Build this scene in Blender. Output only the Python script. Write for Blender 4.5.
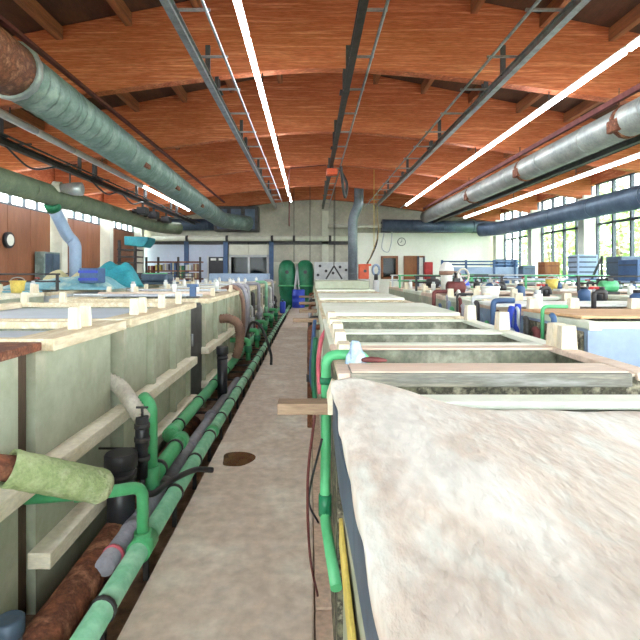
import bpy, bmesh, math, random
from mathutils import Vector, Matrix, noise
random.seed(11)
PI = math.pi
sc = bpy.context.scene
for o in list(bpy.data.objects): bpy.data.objects.remove(o)
COL = sc.collection
# ------------------------------------------------------------------ camera, world, exposure
F = 500.0; VX, VY = 310.0, 272.5; H = 1.7
cd = bpy.data.cameras.new('camera'); cam = bpy.data.objects.new('camera', cd); COL.objects.link(cam)
cam.location = (0, 0, H); cam.rotation_euler = (PI/2, 0, 0)
cd.sensor_width = 36; cd.lens = F/640*36; cd.shift_x = (320-VX)/640; cd.shift_y = -(320-VY)/640
cd.clip_start = 0.05; cd.clip_end = 300
sc.camera = cam
w = bpy.data.worlds.new('world'); sc.world = w; w.use_nodes = True
wb = w.node_tree.nodes['Background']; wb.inputs[0].default_value = (0.92, 0.97, 1.0, 1); wb.inputs[1].default_value = 3.2
LAMP = 5.4
vs = sc.view_settings; vs.view_transform = 'Standard'; vs.look = 'None'; vs.gamma = 1; vs.use_curve_mapping = False
vs.exposure = 2.45
# ------------------------------------------------------------------ helpers
def S(r, g, b):
    f = lambda v: (v/255/12.92) if v/255 <= .04045 else ((v/255+.055)/1.055)**2.4
    return (f(r), f(g), f(b), 1)
def PX(px, Y): return (px-VX)/F*Y
def PZ(py, Y): return H+(VY-py)/F*Y
MATS = {}
def mat(name, c1, c2=None, scale=3, rough=.6, metal=0, bump=0, stretch=(1, 1, 1), rot=0, c3=None, lo=.35, hi=.65, fine=.12, emit=0, spec=.5):
    m = bpy.data.materials.new(name); m.use_nodes = True
    nt = m.node_tree; b = nt.nodes['Principled BSDF']
    b.inputs['Roughness'].default_value = rough; b.inputs['Metallic'].default_value = metal
    b.inputs['Specular IOR Level'].default_value = spec
    c2 = c2 or tuple(v*.8 for v in c1[:3])+(1,)
    tc = nt.nodes.new('ShaderNodeTexCoord'); mp = nt.nodes.new('ShaderNodeMapping'); mp.inputs['Scale'].default_value = stretch; mp.inputs['Rotation'].default_value = (0, 0, rot)
    nt.links.new(tc.outputs['Object'], mp.inputs['Vector'])
    n = nt.nodes.new('ShaderNodeTexNoise'); n.inputs['Scale'].default_value = scale; n.inputs['Detail'].default_value = 7; n.inputs['Roughness'].default_value = .62
    nt.links.new(mp.outputs[0], n.inputs['Vector'])
    r = nt.nodes.new('ShaderNodeValToRGB'); e = r.color_ramp.elements
    e[0].position = lo; e[0].color = c1; e[1].position = hi; e[1].color = c2
    if c3: x = e.new((lo+hi)/2); x.color = c2; e[2].color = c3
    nt.links.new(n.outputs['Fac'], r.inputs[0])
    n2 = nt.nodes.new('ShaderNodeTexNoise'); n2.inputs['Scale'].default_value = scale*9; n2.inputs['Detail'].default_value = 4
    nt.links.new(mp.outputs[0], n2.inputs['Vector'])
    mr = nt.nodes.new('ShaderNodeMapRange'); mr.inputs['From Min'].default_value = .3; mr.inputs['From Max'].default_value = .7
    mr.inputs['To Min'].default_value = 1-fine; mr.inputs['To Max'].default_value = 1+fine
    nt.links.new(n2.outputs['Fac'], mr.inputs[0])
    mx = nt.nodes.new('ShaderNodeVectorMath'); mx.operation = 'SCALE'
    nt.links.new(r.outputs[0], mx.inputs[0]); nt.links.new(mr.outputs[0], mx.inputs['Scale'])
    nt.links.new(mx.outputs[0], b.inputs['Base Color'])
    if bump:
        bp = nt.nodes.new('ShaderNodeBump'); bp.inputs['Strength'].default_value = bump; bp.inputs['Distance'].default_value = .02
        nt.links.new(n2.outputs['Fac'], bp.inputs['Height']); nt.links.new(bp.outputs[0], b.inputs['Normal'])
    if emit:
        b.inputs['Emission Color'].default_value = (.94, .98, 1, 1); b.inputs['Emission Strength'].default_value = emit
    MATS[name] = m; return m
def glass_mat(name, tint, fac):
    m = bpy.data.materials.new(name); m.use_nodes = True; nt = m.node_tree; nt.nodes.clear()
    o = nt.nodes.new('ShaderNodeOutputMaterial'); t = nt.nodes.new('ShaderNodeBsdfTransparent'); t.inputs[0].default_value = tint
    g = nt.nodes.new('ShaderNodeBsdfGlossy'); g.inputs['Roughness'].default_value = .05
    x = nt.nodes.new('ShaderNodeMixShader'); x.inputs[0].default_value = fac
    nt.links.new(t.outputs[0], x.inputs[1]); nt.links.new(g.outputs[0], x.inputs[2]); nt.links.new(x.outputs[0], o.inputs[0])
    MATS[name] = m; return m

mat('glulam', S(214, 132, 92), S(178, 94, 60), scale=2.2, rough=.6, stretch=(.35, 1, 9), c3=S(226, 150, 108), lo=.3, hi=.7, fine=.3, spec=.2)
mat('deck', S(92, 58, 38), S(60, 38, 26), scale=3, rough=.8, stretch=(1, .3, 1))
mat('rafter', S(150, 92, 56), S(110, 64, 38), scale=4, rough=.7, stretch=(3, .3, 3))
mat('concrete', S(242, 232, 220), S(214, 194, 178), scale=1.5, rough=.6, c3=S(236, 224, 214), lo=.3, hi=.72, fine=.14, bump=.15)
mat('tile', S(224, 196, 176), S(186, 154, 134), scale=3, rough=.75, fine=.18, bump=.15)
mat('floor', S(168, 134, 110), S(120, 90, 72), scale=2, rough=.6, c3=S(190, 160, 136), fine=.25, bump=.2)
mat('celadon', S(176, 182, 162), S(160, 164, 142), scale=1.6, rough=.55, c3=S(190, 184, 164), fine=.06)
mat('cream', S(242, 235, 218), S(222, 210, 186), scale=3, rough=.65, stretch=(1, 1, 3), fine=.1)
mat('pine', S(222, 211, 186), S(202, 182, 150), scale=3.5, rough=.65, stretch=(3, .5, 3), c3=S(230, 220, 196), fine=.12)
mat('pineblock', S(228, 220, 202), S(212, 197, 168), scale=6, rough=.65, stretch=(2, 2, .5), fine=.1)
mat('pinkwood', S(232, 212, 196), S(212, 184, 166), scale=3, rough=.7, stretch=(.4, 3, 3), fine=.1)
mat('mint', S(234, 238, 226), S(216, 222, 204), scale=2, rough=.5, fine=.06)
mat('greytimber', S(150, 150, 146), S(116, 114, 106), scale=4, rough=.7, stretch=(.5, 4, 4), c3=S(174, 166, 150), fine=.2)
mat('oldtimber', S(172, 146, 122), S(130, 104, 82), scale=5, rough=.75, stretch=(.4, 4, 4), fine=.2)
mat('mould', S(120, 118, 96), S(58, 54, 46), scale=9, rough=.8, c3=S(166, 160, 138), lo=.4, hi=.6, fine=.3)
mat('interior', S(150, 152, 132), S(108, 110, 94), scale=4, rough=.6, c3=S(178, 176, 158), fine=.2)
mat('liquid', S(186, 198, 214), S(166, 178, 196), scale=2, rough=.45, fine=.03)
mat('darkliquid', S(92, 98, 92), S(60, 64, 62), scale=2, rough=.12, fine=.03)
mat('hide', S(238, 234, 228), S(220, 206, 194), scale=3.2, rough=.72, c3=S(232, 235, 230), lo=.4, hi=.7, fine=.1, bump=.35, stretch=(1.7, .7, 1), rot=.6)
mat('greenpipe', S(98, 190, 132), S(70, 164, 108), scale=3, rough=.42, fine=.06)
mat('palegreen', S(156, 208, 178), S(122, 184, 148), scale=2.5, rough=.45, c3=S(170, 212, 186), fine=.08)
mat('darkgreen', S(34, 128, 88), S(24, 98, 68), scale=3, rough=.45)
mat('sleeve', S(172, 184, 138), S(146, 164, 114), scale=7, rough=.85, c3=S(188, 196, 156), fine=.14, bump=.6)
mat('black', S(48, 48, 54), S(34, 34, 40), scale=5, rough=.4)
mat('darkmetal', S(74, 72, 74), S(52, 50, 52), scale=6, rough=.5, metal=.3)
mat('pvc', S(164, 162, 172), S(138, 134, 146), scale=4, rough=.45)
mat('hosewhite', S(216, 210, 198), S(180, 172, 158), scale=5, rough=.6)
mat('hosebrown', S(150, 116, 98), S(116, 86, 72), scale=5, rough=.6)
mat('rust', S(140, 84, 58), S(96, 54, 38), scale=7, rough=.8, c3=S(164, 112, 84), fine=.3, bump=.3)
mat('ductteal', S(128, 148, 145), S(104, 124, 122), scale=2.5, rough=.5, metal=.25, c3=S(142, 158, 154), fine=.1)
mat('ductgreen', S(132, 140, 118), S(108, 118, 100), scale=2.5, rough=.55, metal=.2)
mat('ductgrey', S(176, 182, 180), S(140, 148, 150), scale=2.5, rough=.42, metal=.35, fine=.12)
mat('ductblue', S(86, 104, 124), S(66, 82, 102), scale=2.5, rough=.45, metal=.25)
mat('galv', S(178, 184, 190), S(140, 146, 154), scale=6, rough=.35, metal=.7)
mat('trunkgrey', S(210, 208, 202), S(190, 188, 182), scale=3, rough=.45)
mat('lamp', S(250, 248, 240), S(245, 243, 236), scale=3, rough=.4, emit=LAMP)
mat('brownwall', S(150, 96, 66), S(126, 76, 50), scale=1.2, rough=.55, stretch=(1, 1, .3), fine=.08)
mat('whitewall', S(246, 247, 238), S(238, 240, 228), scale=1, rough=.7, fine=.03)
mat('bluewhite', S(196, 206, 226), S(184, 194, 216), scale=1, rough=.7, fine=.03)
mat('greywall', S(200, 196, 182), S(172, 168, 156), scale=1.1, rough=.8, fine=.08)
mat('column', S(222, 222, 208), S(204, 204, 190), scale=2, rough=.7, fine=.04)
mat('framedark', S(66, 74, 88), S(52, 60, 74), scale=4, rough=.5)
mat('blue', S(44, 76, 200), S(34, 60, 170), scale=4, rough=.4)
mat('bluesteel', S(64, 96, 140), S(50, 78, 118), scale=3, rough=.5)
mat('palebluesteel', S(154, 175, 202), S(134, 154, 184), scale=2, rough=.45, fine=.06)
mat('orange', S(226, 92, 44), S(200, 74, 34), scale=4, rough=.45)
mat('red', S(190, 52, 52), S(160, 40, 42), scale=4, rough=.5)
mat('pink', S(224, 112, 128), S(200, 88, 104), scale=4, rough=.5)
mat('yellow', S(226, 204, 110), S(206, 180, 84), scale=4, rough=.6)
mat('teal', S(52, 156, 168), S(38, 126, 144), scale=3, rough=.6, fine=.15)
mat('tarp', S(150, 196, 206), S(110, 168, 184), scale=2, rough=.6, c3=S(196, 214, 202), fine=.1)
mat('canvas', S(206, 200, 160), S(182, 174, 134), scale=3, rough=.8)
mat('plywood', S(222, 182, 142), S(200, 154, 112), scale=2, rough=.65, stretch=(.5, 3, 1), fine=.1)
mat('white', S(236, 236, 232), S(216, 216, 212), scale=3, rough=.5, fine=.05)
mat('lightgrey', S(204, 206, 208), S(180, 184, 188), scale=3, rough=.5, fine=.06)
mat('wrap', S(176, 198, 220), S(140, 164, 196), scale=8, rough=.25, c3=S(206, 220, 232), bump=.4)
mat('doorbrown', S(150, 92, 44), S(126, 72, 32), scale=3, rough=.5, stretch=(4, 4, .5))
mat('clockface', S(238, 238, 228), S(232, 232, 222), rough=.4, fine=.01)
mat('puddle', S(104, 82, 56), S(84, 64, 42), scale=8, rough=.12)
mat('grass', S(120, 160, 70), S(90, 130, 50), scale=3, rough=.9)
mat('leaf', S(176, 196, 140), S(146, 172, 108), scale=.8, rough=.7, c3=S(200, 212, 164))
mat('bark', S(110, 90, 72), S(80, 64, 50), scale=5, rough=.9)
mat('crimson', S(120, 60, 58), S(92, 42, 42), scale=5, rough=.7)
mat('silver', S(214, 216, 222), S(190, 194, 202), scale=4, rough=.3, metal=.6)
glass_mat('glass', (.96, .985, .97, 1), .06)
glass_mat('darkglass', (.2, .24, .27, 1), .012)
mat('ductmid', S(128, 138, 148), S(98, 108, 118), scale=2.5, rough=.45, metal=.3)
mat('ochre', S(176, 150, 100), S(150, 124, 78), scale=4)
mat('gapshade', S(92, 74, 58), S(66, 52, 40), scale=4, rough=.8, stretch=(3, 3, .5))

class MB:
    def __init__(s): s.v = []; s.f = []; s.sm = []
    def add(s, vs, fs, smooth=False):
        n = len(s.v); s.v += [tuple(v) for v in vs]
        for f in fs: s.f.append([i+n for i in f]); s.sm.append(smooth)
        return s
    def box(s, x0, x1, y0, y1, z0, z1):
        return s.add([(x0,y0,z0),(x1,y0,z0),(x1,y1,z0),(x0,y1,z0),(x0,y0,z1),(x1,y0,z1),(x1,y1,z1),(x0,y1,z1)],
                     [(3,2,1,0),(4,5,6,7),(0,1,5,4),(1,2,6,5),(2,3,7,6),(3,0,4,7)])
    def bar(s, a, b, wd, ht, up=(0, 0, 1)):          # rectangular bar from a to b
        a = Vector(a); b = Vector(b); d = (b-a).normalized(); u = Vector(up)
        if abs(d.dot(u)) > .98: u = Vector((0, 1, 0))
        r = d.cross(u).normalized()*wd/2; u = r.cross(d).normalized()*ht/2
        v = [a-r-u, a+r-u, a+r+u, a-r+u, b-r-u, b+r-u, b+r+u, b-r+u]
        return s.add(v, [(3,2,1,0),(4,5,6,7),(0,1,5,4),(1,2,6,5),(2,3,7,6),(3,0,4,7)])
    def tube(s, path, r, seg=12, caps=True):
        P = [Vector(p) for p in path]; n = len(P)
        R = r if isinstance(r, (list, tuple)) else [r]*n
        t0 = (P[1]-P[0]).normalized(); u = Vector((0, 0, 1)) if abs(t0.z) < .9 else Vector((1, 0, 0))
        vs = []; fs = []
        for i, p in enumerate(P):
            t = (P[min(i+1, n-1)]-P[max(i-1, 0)]).normalized()
            u = (u-t*u.dot(t)).normalized(); v = t.cross(u)
            for k in range(seg):
                a = 2*PI*k/seg; vs.append(p+(u*math.cos(a)+v*math.sin(a))*R[i])
        for i in range(n-1):
            for k in range(seg):
                k2 = (k+1) % seg; fs.append((i*seg+k, i*seg+k2, (i+1)*seg+k2, (i+1)*seg+k))
        s.add(vs, fs, True)
        if caps:
            m = len(s.v)-len(vs)
            s.f.append([m+k for k in range(seg)][::-1]); s.sm.append(False)
            s.f.append([m+(n-1)*seg+k for k in range(seg)]); s.sm.append(False)
        return s
    def prism(s, poly, axis, a, b):                  # extrude a 2D polygon along an axis
        def pt(q, t):
            return {'y': (q[0], t, q[1]), 'x': (t, q[0], q[1]), 'z': (q[0], q[1], t)}[axis]
        n = len(poly); vs = [pt(q, a) for q in poly]+[pt(q, b) for q in poly]
        fs = [list(range(n)), list(range(2*n-1, n-1, -1))]+[(i, i+n, (i+1) % n+n, (i+1) % n) for i in range(n)]
        return s.add(vs, fs)
    def build(s, name, m, parent=None, bevel=0, world=True):
        me = bpy.data.meshes.new(name); me.from_pydata(s.v, [], s.f); me.materials.append(MATS[m])
        me.polygons.foreach_set('use_smooth', s.sm)
        bm = bmesh.new(); bm.from_mesh(me); bmesh.ops.recalc_face_normals(bm, faces=bm.faces); bm.to_mesh(me); bm.free()
        o = bpy.data.objects.new(name, me); COL.objects.link(o)
        if parent:
            o.parent = parent
            if world:
                p = parent; off = Vector((0, 0, 0))
                while p: off += p.location; p = p.parent
                o.location = -off
        if bevel:
            bv = o.modifiers.new('bevel', 'BEVEL'); bv.width = bevel; bv.segments = 2; bv.limit_method = 'ANGLE'
        return o
def box(*a): return MB().box(*a)
def tube(*a, **k): return MB().tube(*a, **k)
def bend(pts, rad=.1, n=5):
    P = [Vector(p) for p in pts]; out = [P[0]]
    for i in range(1, len(P)-1):
        a, b, c = P[i-1], P[i], P[i+1]; d1 = (a-b); d2 = (c-b)
        r = min(rad, d1.length*.49, d2.length*.49); p = b+d1.normalized()*r; q = b+d2.normalized()*r
        for k in range(n+1):
            t = k/n; out.append(p*(1-t)**2+b*2*t*(1-t)+q*t*t)
    return out+[P[-1]]
def spline(pts, n=8):
    P = [Vector(p) for p in pts]; P = [2*P[0]-P[1]]+P+[2*P[-1]-P[-2]]; out = []
    for i in range(1, len(P)-2):
        for k in range(n):
            t = k/n; p0, p1, p2, p3 = P[i-1:i+3]
            out.append(.5*((2*p1)+(p2-p0)*t+(2*p0-5*p1+4*p2-p3)*t*t+(3*p1-p0-3*p2+p3)*t**3))
    return out+[P[-2]]
def ringtube(a, b, r0, r1):                          # a short collar
    return MB().tube([a, b], [r0, r1], 14)
def tag(o, label=None, cat=None, group=None, kind=None):
    if label: o['label'] = label
    if cat: o['category'] = cat
    if group: o['group'] = group
    if kind: o['kind'] = kind
    return o
def thing(name, label, cat, loc=(0, 0, 0), group=None):
    o = bpy.data.objects.new(name, None); o.empty_display_size = .1; COL.objects.link(o); o.location = loc
    return tag(o, label, cat, group)
def struct(o): o['kind'] = 'structure'; return o
def copy_tree(o, parent=None):
    c = o.copy(); COL.objects.link(c); c.parent = parent
    for ch in list(o.children): copy_tree(ch, c)
    return c
ORD = ['first', 'second', 'third', 'fourth', 'fifth', 'sixth', 'seventh', 'eighth', 'ninth', 'tenth', 'eleventh', 'twelfth', 'thirteenth', 'fourteenth', 'fifteenth', 'sixteenth', 'seventeenth', 'eighteenth', 'nineteenth', 'twentieth', 'twenty-first', 'twenty-second', 'twenty-third', 'twenty-fourth']

# ------------------------------------------------------------------ hall shell
XL, XR, YB, YR, XC = -8.9, 9.8, 26.2, -6.0, .4
BY = [-3.05, 1.05, 5.15, 9.25, 13.35, 17.45, 21.55, 25.65]
ztop = lambda x: H+5.5-.2*abs(x-XC)
zbot = lambda x: H+3.74-.16*(math.sqrt((x-XC)**2+4)-2)
struct(box(XL-.3, XR+.3, YR, YB+.3, -.4, -.12).build('floor', 'floor'))
m = MB()
for s_ in (-1, 1):
    xe = XL-.4 if s_ < 0 else XR+.4
    a, b = sorted((XC, xe))
    m.prism([(a, ztop(a)), (b, ztop(b)), (b, ztop(b)+.15), (a, ztop(a)+.15)], 'y', YR, YB+.3)
ceil_ = struct(m.build('ceiling', 'deck'))
xs = [XL+.05+(XR-XL-.1)*i/40 for i in range(41)]
bm_ = MB().prism([(x, zbot(x)) for x in xs]+[(x, ztop(x)-.01) for x in reversed([xs[0], XC, xs[-1]])], 'y', -.11, .11)
beam0 = bm_.build('beam', 'glulam', ceil_); beam0.location = (0, BY[0], 0)
for y in BY[1:]:
    c = beam0.copy(); COL.objects.link(c); c.location = (0, y, 0)
raf = box(-.06, .06, .12, 3.98, -.24, -.005).build('rafter', 'rafter', ceil_); first = True
for y in BY[:-1]:
    for i in range(15):
        x = XL+.55+i*1.26
        if abs(x-XC) < .3: continue
        c = raf if first else raf.copy()
        if not first: COL.objects.link(c)
        first = False; c.location = (x, y, ztop(x)-.02)
# right wall: sill wall, columns, windows
wr = struct(box(XR, XR+.3, YR, YB, -.12, 1.25).build('wall_right', 'column'))
box(XR, XR+.25, YR, YB, 4.75, 5.5).build('fascia', 'glulam', wr)
for y in BY: box(XR-.35, XR+.2, y-.2, y+.2, -.12, zbot(XR-.2)+.12).build('column', 'column', wr, bevel=.015)
wl = struct(box(XL-.3, XL, YR, YB, -.12, 1.0).build('wall_left', 'greywall'))
box(XL-.25, XL, YR, YB, 4.32, 5.5).build('fascia', 'glulam', wl)
for y in BY: box(XL-.2, XL+.35, y-.2, y+.2, -.12, zbot(XL+.2)+.12).build('column', 'column', wl, bevel=.015)
def window(n, x, y0, y1, zs, nc, barw=.07):
    t = thing('window_%d' % n, None, None, (x, (y0+y1)/2, zs[0])); struct(t)
    for i in range(nc+1):
        y = y0+(y1-y0)*i/nc; box(x-.05, x+.05, y-barw/2, y+barw/2, zs[0], zs[-1]).build('mullion', 'framedark', t)
    for z in zs: box(x-.045, x+.045, y0, y1, z-.04, z+.04).build('transom', 'framedark', t)
    for i in range(nc):
        for j in range(len(zs)-1):
            a = y0+(y1-y0)*i/nc; b = y0+(y1-y0)*(i+1)/nc
            box(x-.006, x+.006, a+barw/2, b-barw/2, zs[j]+.04, zs[j+1]-.04).build('pane', 'glass', t)
    return t
n = 1
for i in range(len(BY)-1):
    window(n, XR+.12, BY[i]+.2, BY[i+1]-.2, (1.25, 3.35, 4.15, 4.75), 4, .09); n += 1
for i in range(len(BY)-1):
    window(n, XL-.12, BY[i]+.2, BY[i+1]-.2, (3.73, 4.32), 5, .05); n += 1
    for k in range(3):
        a = BY[i]+.22+k*1.22
        box(XL-.12, XL-.04, a, a+1.2, 1.0, 3.7).build('panel', 'brownwall', wl, bevel=.008)
# rear wall behind the camera; its unseen glazing is added and sized for light
wre = struct(box(XL, XR, YR-.3, YR, -.12, 1.6).build('wall_rear', 'column'))
box(XL, XR, YR-.3, YR, 4.4, 5.4).build('lintel', 'column', wre)
for i in range(6):
    x = XL+(XR-XL)*i/5; box(x-.15, x+.15, YR-.3, YR, 1.6, 4.4).build('pier', 'column', wre)
    if i < 5: box(x+.15, x+(XR-XL)/5-.15, YR-.16, YR-.15, 1.6, 4.4).build('pane', 'glass', wre)
m = MB(); m.prism([(XL, 5.3), (XR, 5.3), (XR, ztop(XR)), (XC, ztop(XC)), (XL, ztop(XL))], 'y', YR-.3, YR-.1); m.build('gable', 'greywall', wre)
# back wall
wbk = struct(MB().prism([(XL, -.12), (XR, -.12), (XR, ztop(XR)), (XC, ztop(XC)), (XL, ztop(XL))], 'y', YB, YB+.3).build('wall_back', 'greywall'))
box(PX(145, YB), PX(227, YB), YB-.05, YB, -.1, PZ(242, YB)).build('painted_panel', 'bluewhite', wbk)
box(PX(272, YB), PX(357, YB), YB-.05, YB, -.1, PZ(262, YB)).build('painted_panel', 'column', wbk)
box(PX(357, YB), XR-.4, YB-.12, YB, -.1, PZ(233, YB)).build('white_partition', 'whitewall', wbk)
box(PX(322, YB), PX(328.5, YB), YB-.14, YB, -.1, PZ(211, YB)).build('pale_column', 'column', wbk)
for px in (187, 226, 271.5): box(PX(px-2.2, YB), PX(px+2.2, YB), YB-.16, YB, -.1, PZ(241, YB)).build('pilaster', 'bluesteel', wbk)
box(PX(381, YB), XR-.4, YB-.5, YB, PZ(233, YB), PZ(222, YB)).build('header_beam', 'framedark', wbk)
box(PX(150, YB), PX(350, YB), YB-.14, YB, PZ(244.6, YB), PZ(241.5, YB)).build('header_beam', 'darkmetal', wbk)

def frame_window(name, px0, px1, py0, py1, fm, gm, cols=1, dep=.12):
    x0, x1, z1, z0 = PX(px0, YB), PX(px1, YB), PZ(py0, YB), PZ(py1, YB); y = YB-dep
    t = thing(name, None, None, ((x0+x1)/2, y, z0)); struct(t); f = .11
    box(x0, x1, y-.06, y, z1-f, z1).build('head', fm, t); box(x0, x1, y-.06, y, z0, z0+f).build('sill', fm, t)
    for i in range(cols+1):
        x = x0+(x1-x0-f)*i/cols; box(x, x+f, y-.06, y, z0, z1).build('mullion', fm, t)
    for i in range(cols):
        a = x0+(x1-x0-f)*i/cols+f; b = x0+(x1-x0-f)*(i+1)/cols
        box(a, b, y-.03, y-.02, z0+f, z1-f).build('pane', gm, t)
    return t
frame_window('window_15', 380.5, 397.5, 256, 279, 'doorbrown', 'darkglass')
box(PX(382, YB), PX(396, YB), YB-.125, YB-.121, PZ(278, YB), PZ(257, YB)).build('black_backing', 'black', wbk)  # black sheet behind the pane
frame_window('window_16', 229.5, 269, 255, 279, 'lightgrey', 'darkglass', 2)
box(PX(229.5, YB), PX(269, YB), YB-.119, YB-.0, PZ(279, YB), PZ(255, YB)).build('recess', 'framedark', wbk)
for a, b in ((229.5, 248.5), (249, 269)): box(PX(a, YB), PX(b, YB), YB-.14, YB, PZ(254.8, YB), PZ(243, YB)).build('panel', 'column', wbk, bevel=.01)
d = thing('door_1', None, None, (PX(216, YB), YB-.1, 0)); struct(d)
box(PX(209, YB), PX(224, YB), YB-.1, YB-.05, 0, PZ(257, YB)).build('leaf', 'black', d)  # black slab fills the dark door opening
for a, b in ((207.6, 209), (224, 225.2)): box(PX(a, YB), PX(b, YB), YB-.13, YB-.05, 0, PZ(256, YB)).build('jamb', 'lightgrey', d)
for a, b in ((211, 216.5), (219, 223)): box(PX(a, YB), PX(b, YB), YB-.11, YB-.1, PZ(260.5, YB), PZ(258.3, YB)).build('sign', 'white', d)
d = thing('door_2', None, None, (PX(411, YB), YB-.15, 0)); struct(d)
box(PX(404.5, YB), PX(417, YB), YB-.16, YB-.12, 0, PZ(257, YB)).build('leaf', 'doorbrown', d)
for a, b in ((403.2, 404.6), (416.5, 418.4), (422.4, 424)): box(PX(a, YB), PX(b, YB), YB-.2, YB-.12, 0, PZ(256, YB)).build('jamb', 'framedark' if a > 410 else 'doorbrown', d)
box(PX(403.2, YB), PX(424, YB), YB-.2, YB-.12, PZ(257.6, YB), PZ(256, YB)).build('head', 'doorbrown', d)
box(PX(418.4, YB), PX(422.4, YB), YB-.15, YB-.13, 0.3, PZ(257.6, YB)).build('side_pane', 'white', d)
# ------------------------------------------------------------------ aisle
aisle = struct(box(-.9, .02, -.5, 24.9, -.12, 0).build('floor_aisle', 'concrete', bevel=.012))
tl = box(.026, .165, 0, .286, -.12, -.002).build('tile', 'tile', aisle, bevel=.005)
for i in range(86):
    c = tl if i == 0 else tl.copy()
    if i: COL.objects.link(c)
    c.location = (random.uniform(-.002, .002), .2+i*.292, random.uniform(-.006, .004))
m = MB(); pts = [(PX(238, 4.6)+.145*math.cos(a)*(1+.15*math.sin(3*a+1)), 4.56+.2*math.sin(a)*(1+.12*math.cos(2*a))) for a in [2*PI*k/28 for k in range(28)]]
m.prism(pts, 'z', 0, .003)
tag(m.build('puddle', 'puddle'), 'small brown wet puddle on the concrete aisle floor', 'puddle')

# ------------------------------------------------------------------ tanks
def tank(label, x0, x1, y0, y1, zt, skin='celadon', rim='pine', inner='interior', liq='liquid', drop=.09, side=None, group=None, rw=.11, rt=.055, lid=None, ribs=2, rimy=(1, 1), zb=-.12, ledges=(.70, .25), endribs=True, rwy=None):
    t = thing('treatment_tank', label, 'tank', ((x0+x1)/2, (y0+y1)/2, zb), group); th = .045
    # shell = four walls with an inner lining
    for nm, a in (('end_wall', (x0, x0+th, y0, y1)), ('end_wall', (x1-th, x1, y0, y1)), ('side_wall', (x0+th, x1-th, y0, y0+th)), ('side_wall', (x0+th, x1-th, y1-th, y1))):
        box(*a, zb, zt-rt).build(nm, skin, t)
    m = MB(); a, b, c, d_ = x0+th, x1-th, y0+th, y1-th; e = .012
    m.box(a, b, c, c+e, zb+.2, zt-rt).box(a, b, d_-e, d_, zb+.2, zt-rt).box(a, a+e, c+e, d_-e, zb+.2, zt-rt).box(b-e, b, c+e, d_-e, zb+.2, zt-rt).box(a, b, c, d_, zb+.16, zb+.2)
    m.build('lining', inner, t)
    if not lid: box(a+e, b-e, c+e, d_-e, zt-drop-.03, zt-drop).build('liquid', liq, t)
    o = .11; rwy = rwy or rw
    if rimy[0]: box(x0+rw*.4, x1-rw*.4, y0-.0, y0+rwy, zt-rt, zt-.004).build('rim_plank', rim, t, bevel=.006)
    if rimy[1]: box(x0+rw*.4, x1-rw*.4, y1-rwy, y1, zt-rt, zt-.004).build('rim_plank', rim, t, bevel=.006)
    fx0 = x0-(o if side == -1 else .0); fx1 = x1+(o if side == 1 else 0)
    box(fx0, x0+rw, y0-.02, y1+.02, zt-rt-.012, zt).build('rim_plank', rim, t, bevel=.006)
    box(x1-rw, fx1, y0-.02, y1+.02, zt-rt-.012, zt).build('rim_plank', rim, t, bevel=.006)
    if lid: box(x0+.03, x1-.03, y0+.05, y1-.05, zt, zt+.035).build('lid', lid, t, bevel=.008)
    if side:
        X = x1 if side == 1 else x0; p = .12*side
        for z, h in [(q, .085) for q in ledges]:
            a, b = sorted((X, X+p)); box(a, b, y0-.08, y1+.03, z-h, z).build('ledge', 'cream', t, bevel=.006)
        for k in range(ribs):
            y = y0+(y1-y0)*(k+1)/(ribs+1)
            a, b = sorted((X, X+p*.55)); box(a, b, y-.03, y+.03, .70, zt-rt-.012).build('rib', skin, t, bevel=.004)
            box(a, b, y-.03, y+.03, .25, .70-.085).build('rib', skin, t, bevel=.004)
        for y in ((y0+.03, y1-.03) if endribs else ()):
            a, b = sorted((X, X+p*.4)); box(a, b, y-.03, y+.03, -.12, zt-rt-.012).build('rib', skin, t)
    return t
blk = None
def block(x, y, z, label, group, h=.135, wx=.075, wy=.06, rz=0, m_='pineblock'):
    mm = MB(); a, b = wx/2, wy/2
    mm.add([(-a,-b,0),(a,-b,0),(a,b,0),(-a,b,0),(-a*.86,-b*.86,h),(a*.86,-b*.86,h),(a*.86,b*.86,h),(-a*.86,b*.86,h)], [(3,2,1,0),(4,5,6,7),(0,1,5,4),(1,2,6,5),(2,3,7,6),(3,0,4,7)])
    o = mm.build('wooden_block', m_, bevel=.005); o.location = (x, y, z); o.rotation_euler.z = rz
    return tag(o, label, 'block', group)
# left row beside the aisle
LX0, LX1 = -3.5, -1.46
lt = [(.9, 2.5), (2.66, 3.66), (3.79, 5.93), (6.72, 8.4), (8.5, 10.3), (10.45, 12.4), (12.55, 14.6), (14.75, 17.0), (17.2, 19.6)]
desc = ['with a red-brown stained rim', 'with a plain wide panel above its ledges', 'with two ribs and a long cream ledge', 'behind the dark gap box', 'behind the brown bent hoses', 'hung with grey pipes', 'half hidden by vertical pipes', 'far down the aisle', 'farthest down the aisle']
ribs = [0, 0, 2, 1, 2, 2, 2, 2, 2]
for i, (a, b) in enumerate(lt):
    tank('pale green tank, %s in the left row, %s' % (ORD[i], desc[i]), LX0, LX1, a, b, 1.35, rim='rust' if i == 0 else 'pine', side=1, ribs=ribs[i],
         group='left row of treatment tanks', liq='liquid', drop=.07 if i < 3 else .1, rw=.12, rt=.03 if i == 0 else .055, ledges=(.70,) if i == 0 else (.70, .25), endribs=i > 1, rwy=.07)
k = 0
for i, ys in enumerate([(), (3.1, 3.25), (4.15, 4.36, 4.92, 5.55), (7.5,), (9.2,), (11.0,), (13.2,)]):
    for j, y in enumerate(ys):
        pos = 'one of a pair' if i == 1 else ''
        block(LX1, y, 1.35, 'pale wooden block, %s from the camera on the left tanks\' aisle rim' % ORD[k], 'wooden blocks on the left aisle rim', h=.135 if i < 3 else .12, wx=.065, wy=.055); k += 1
k = 0
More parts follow.
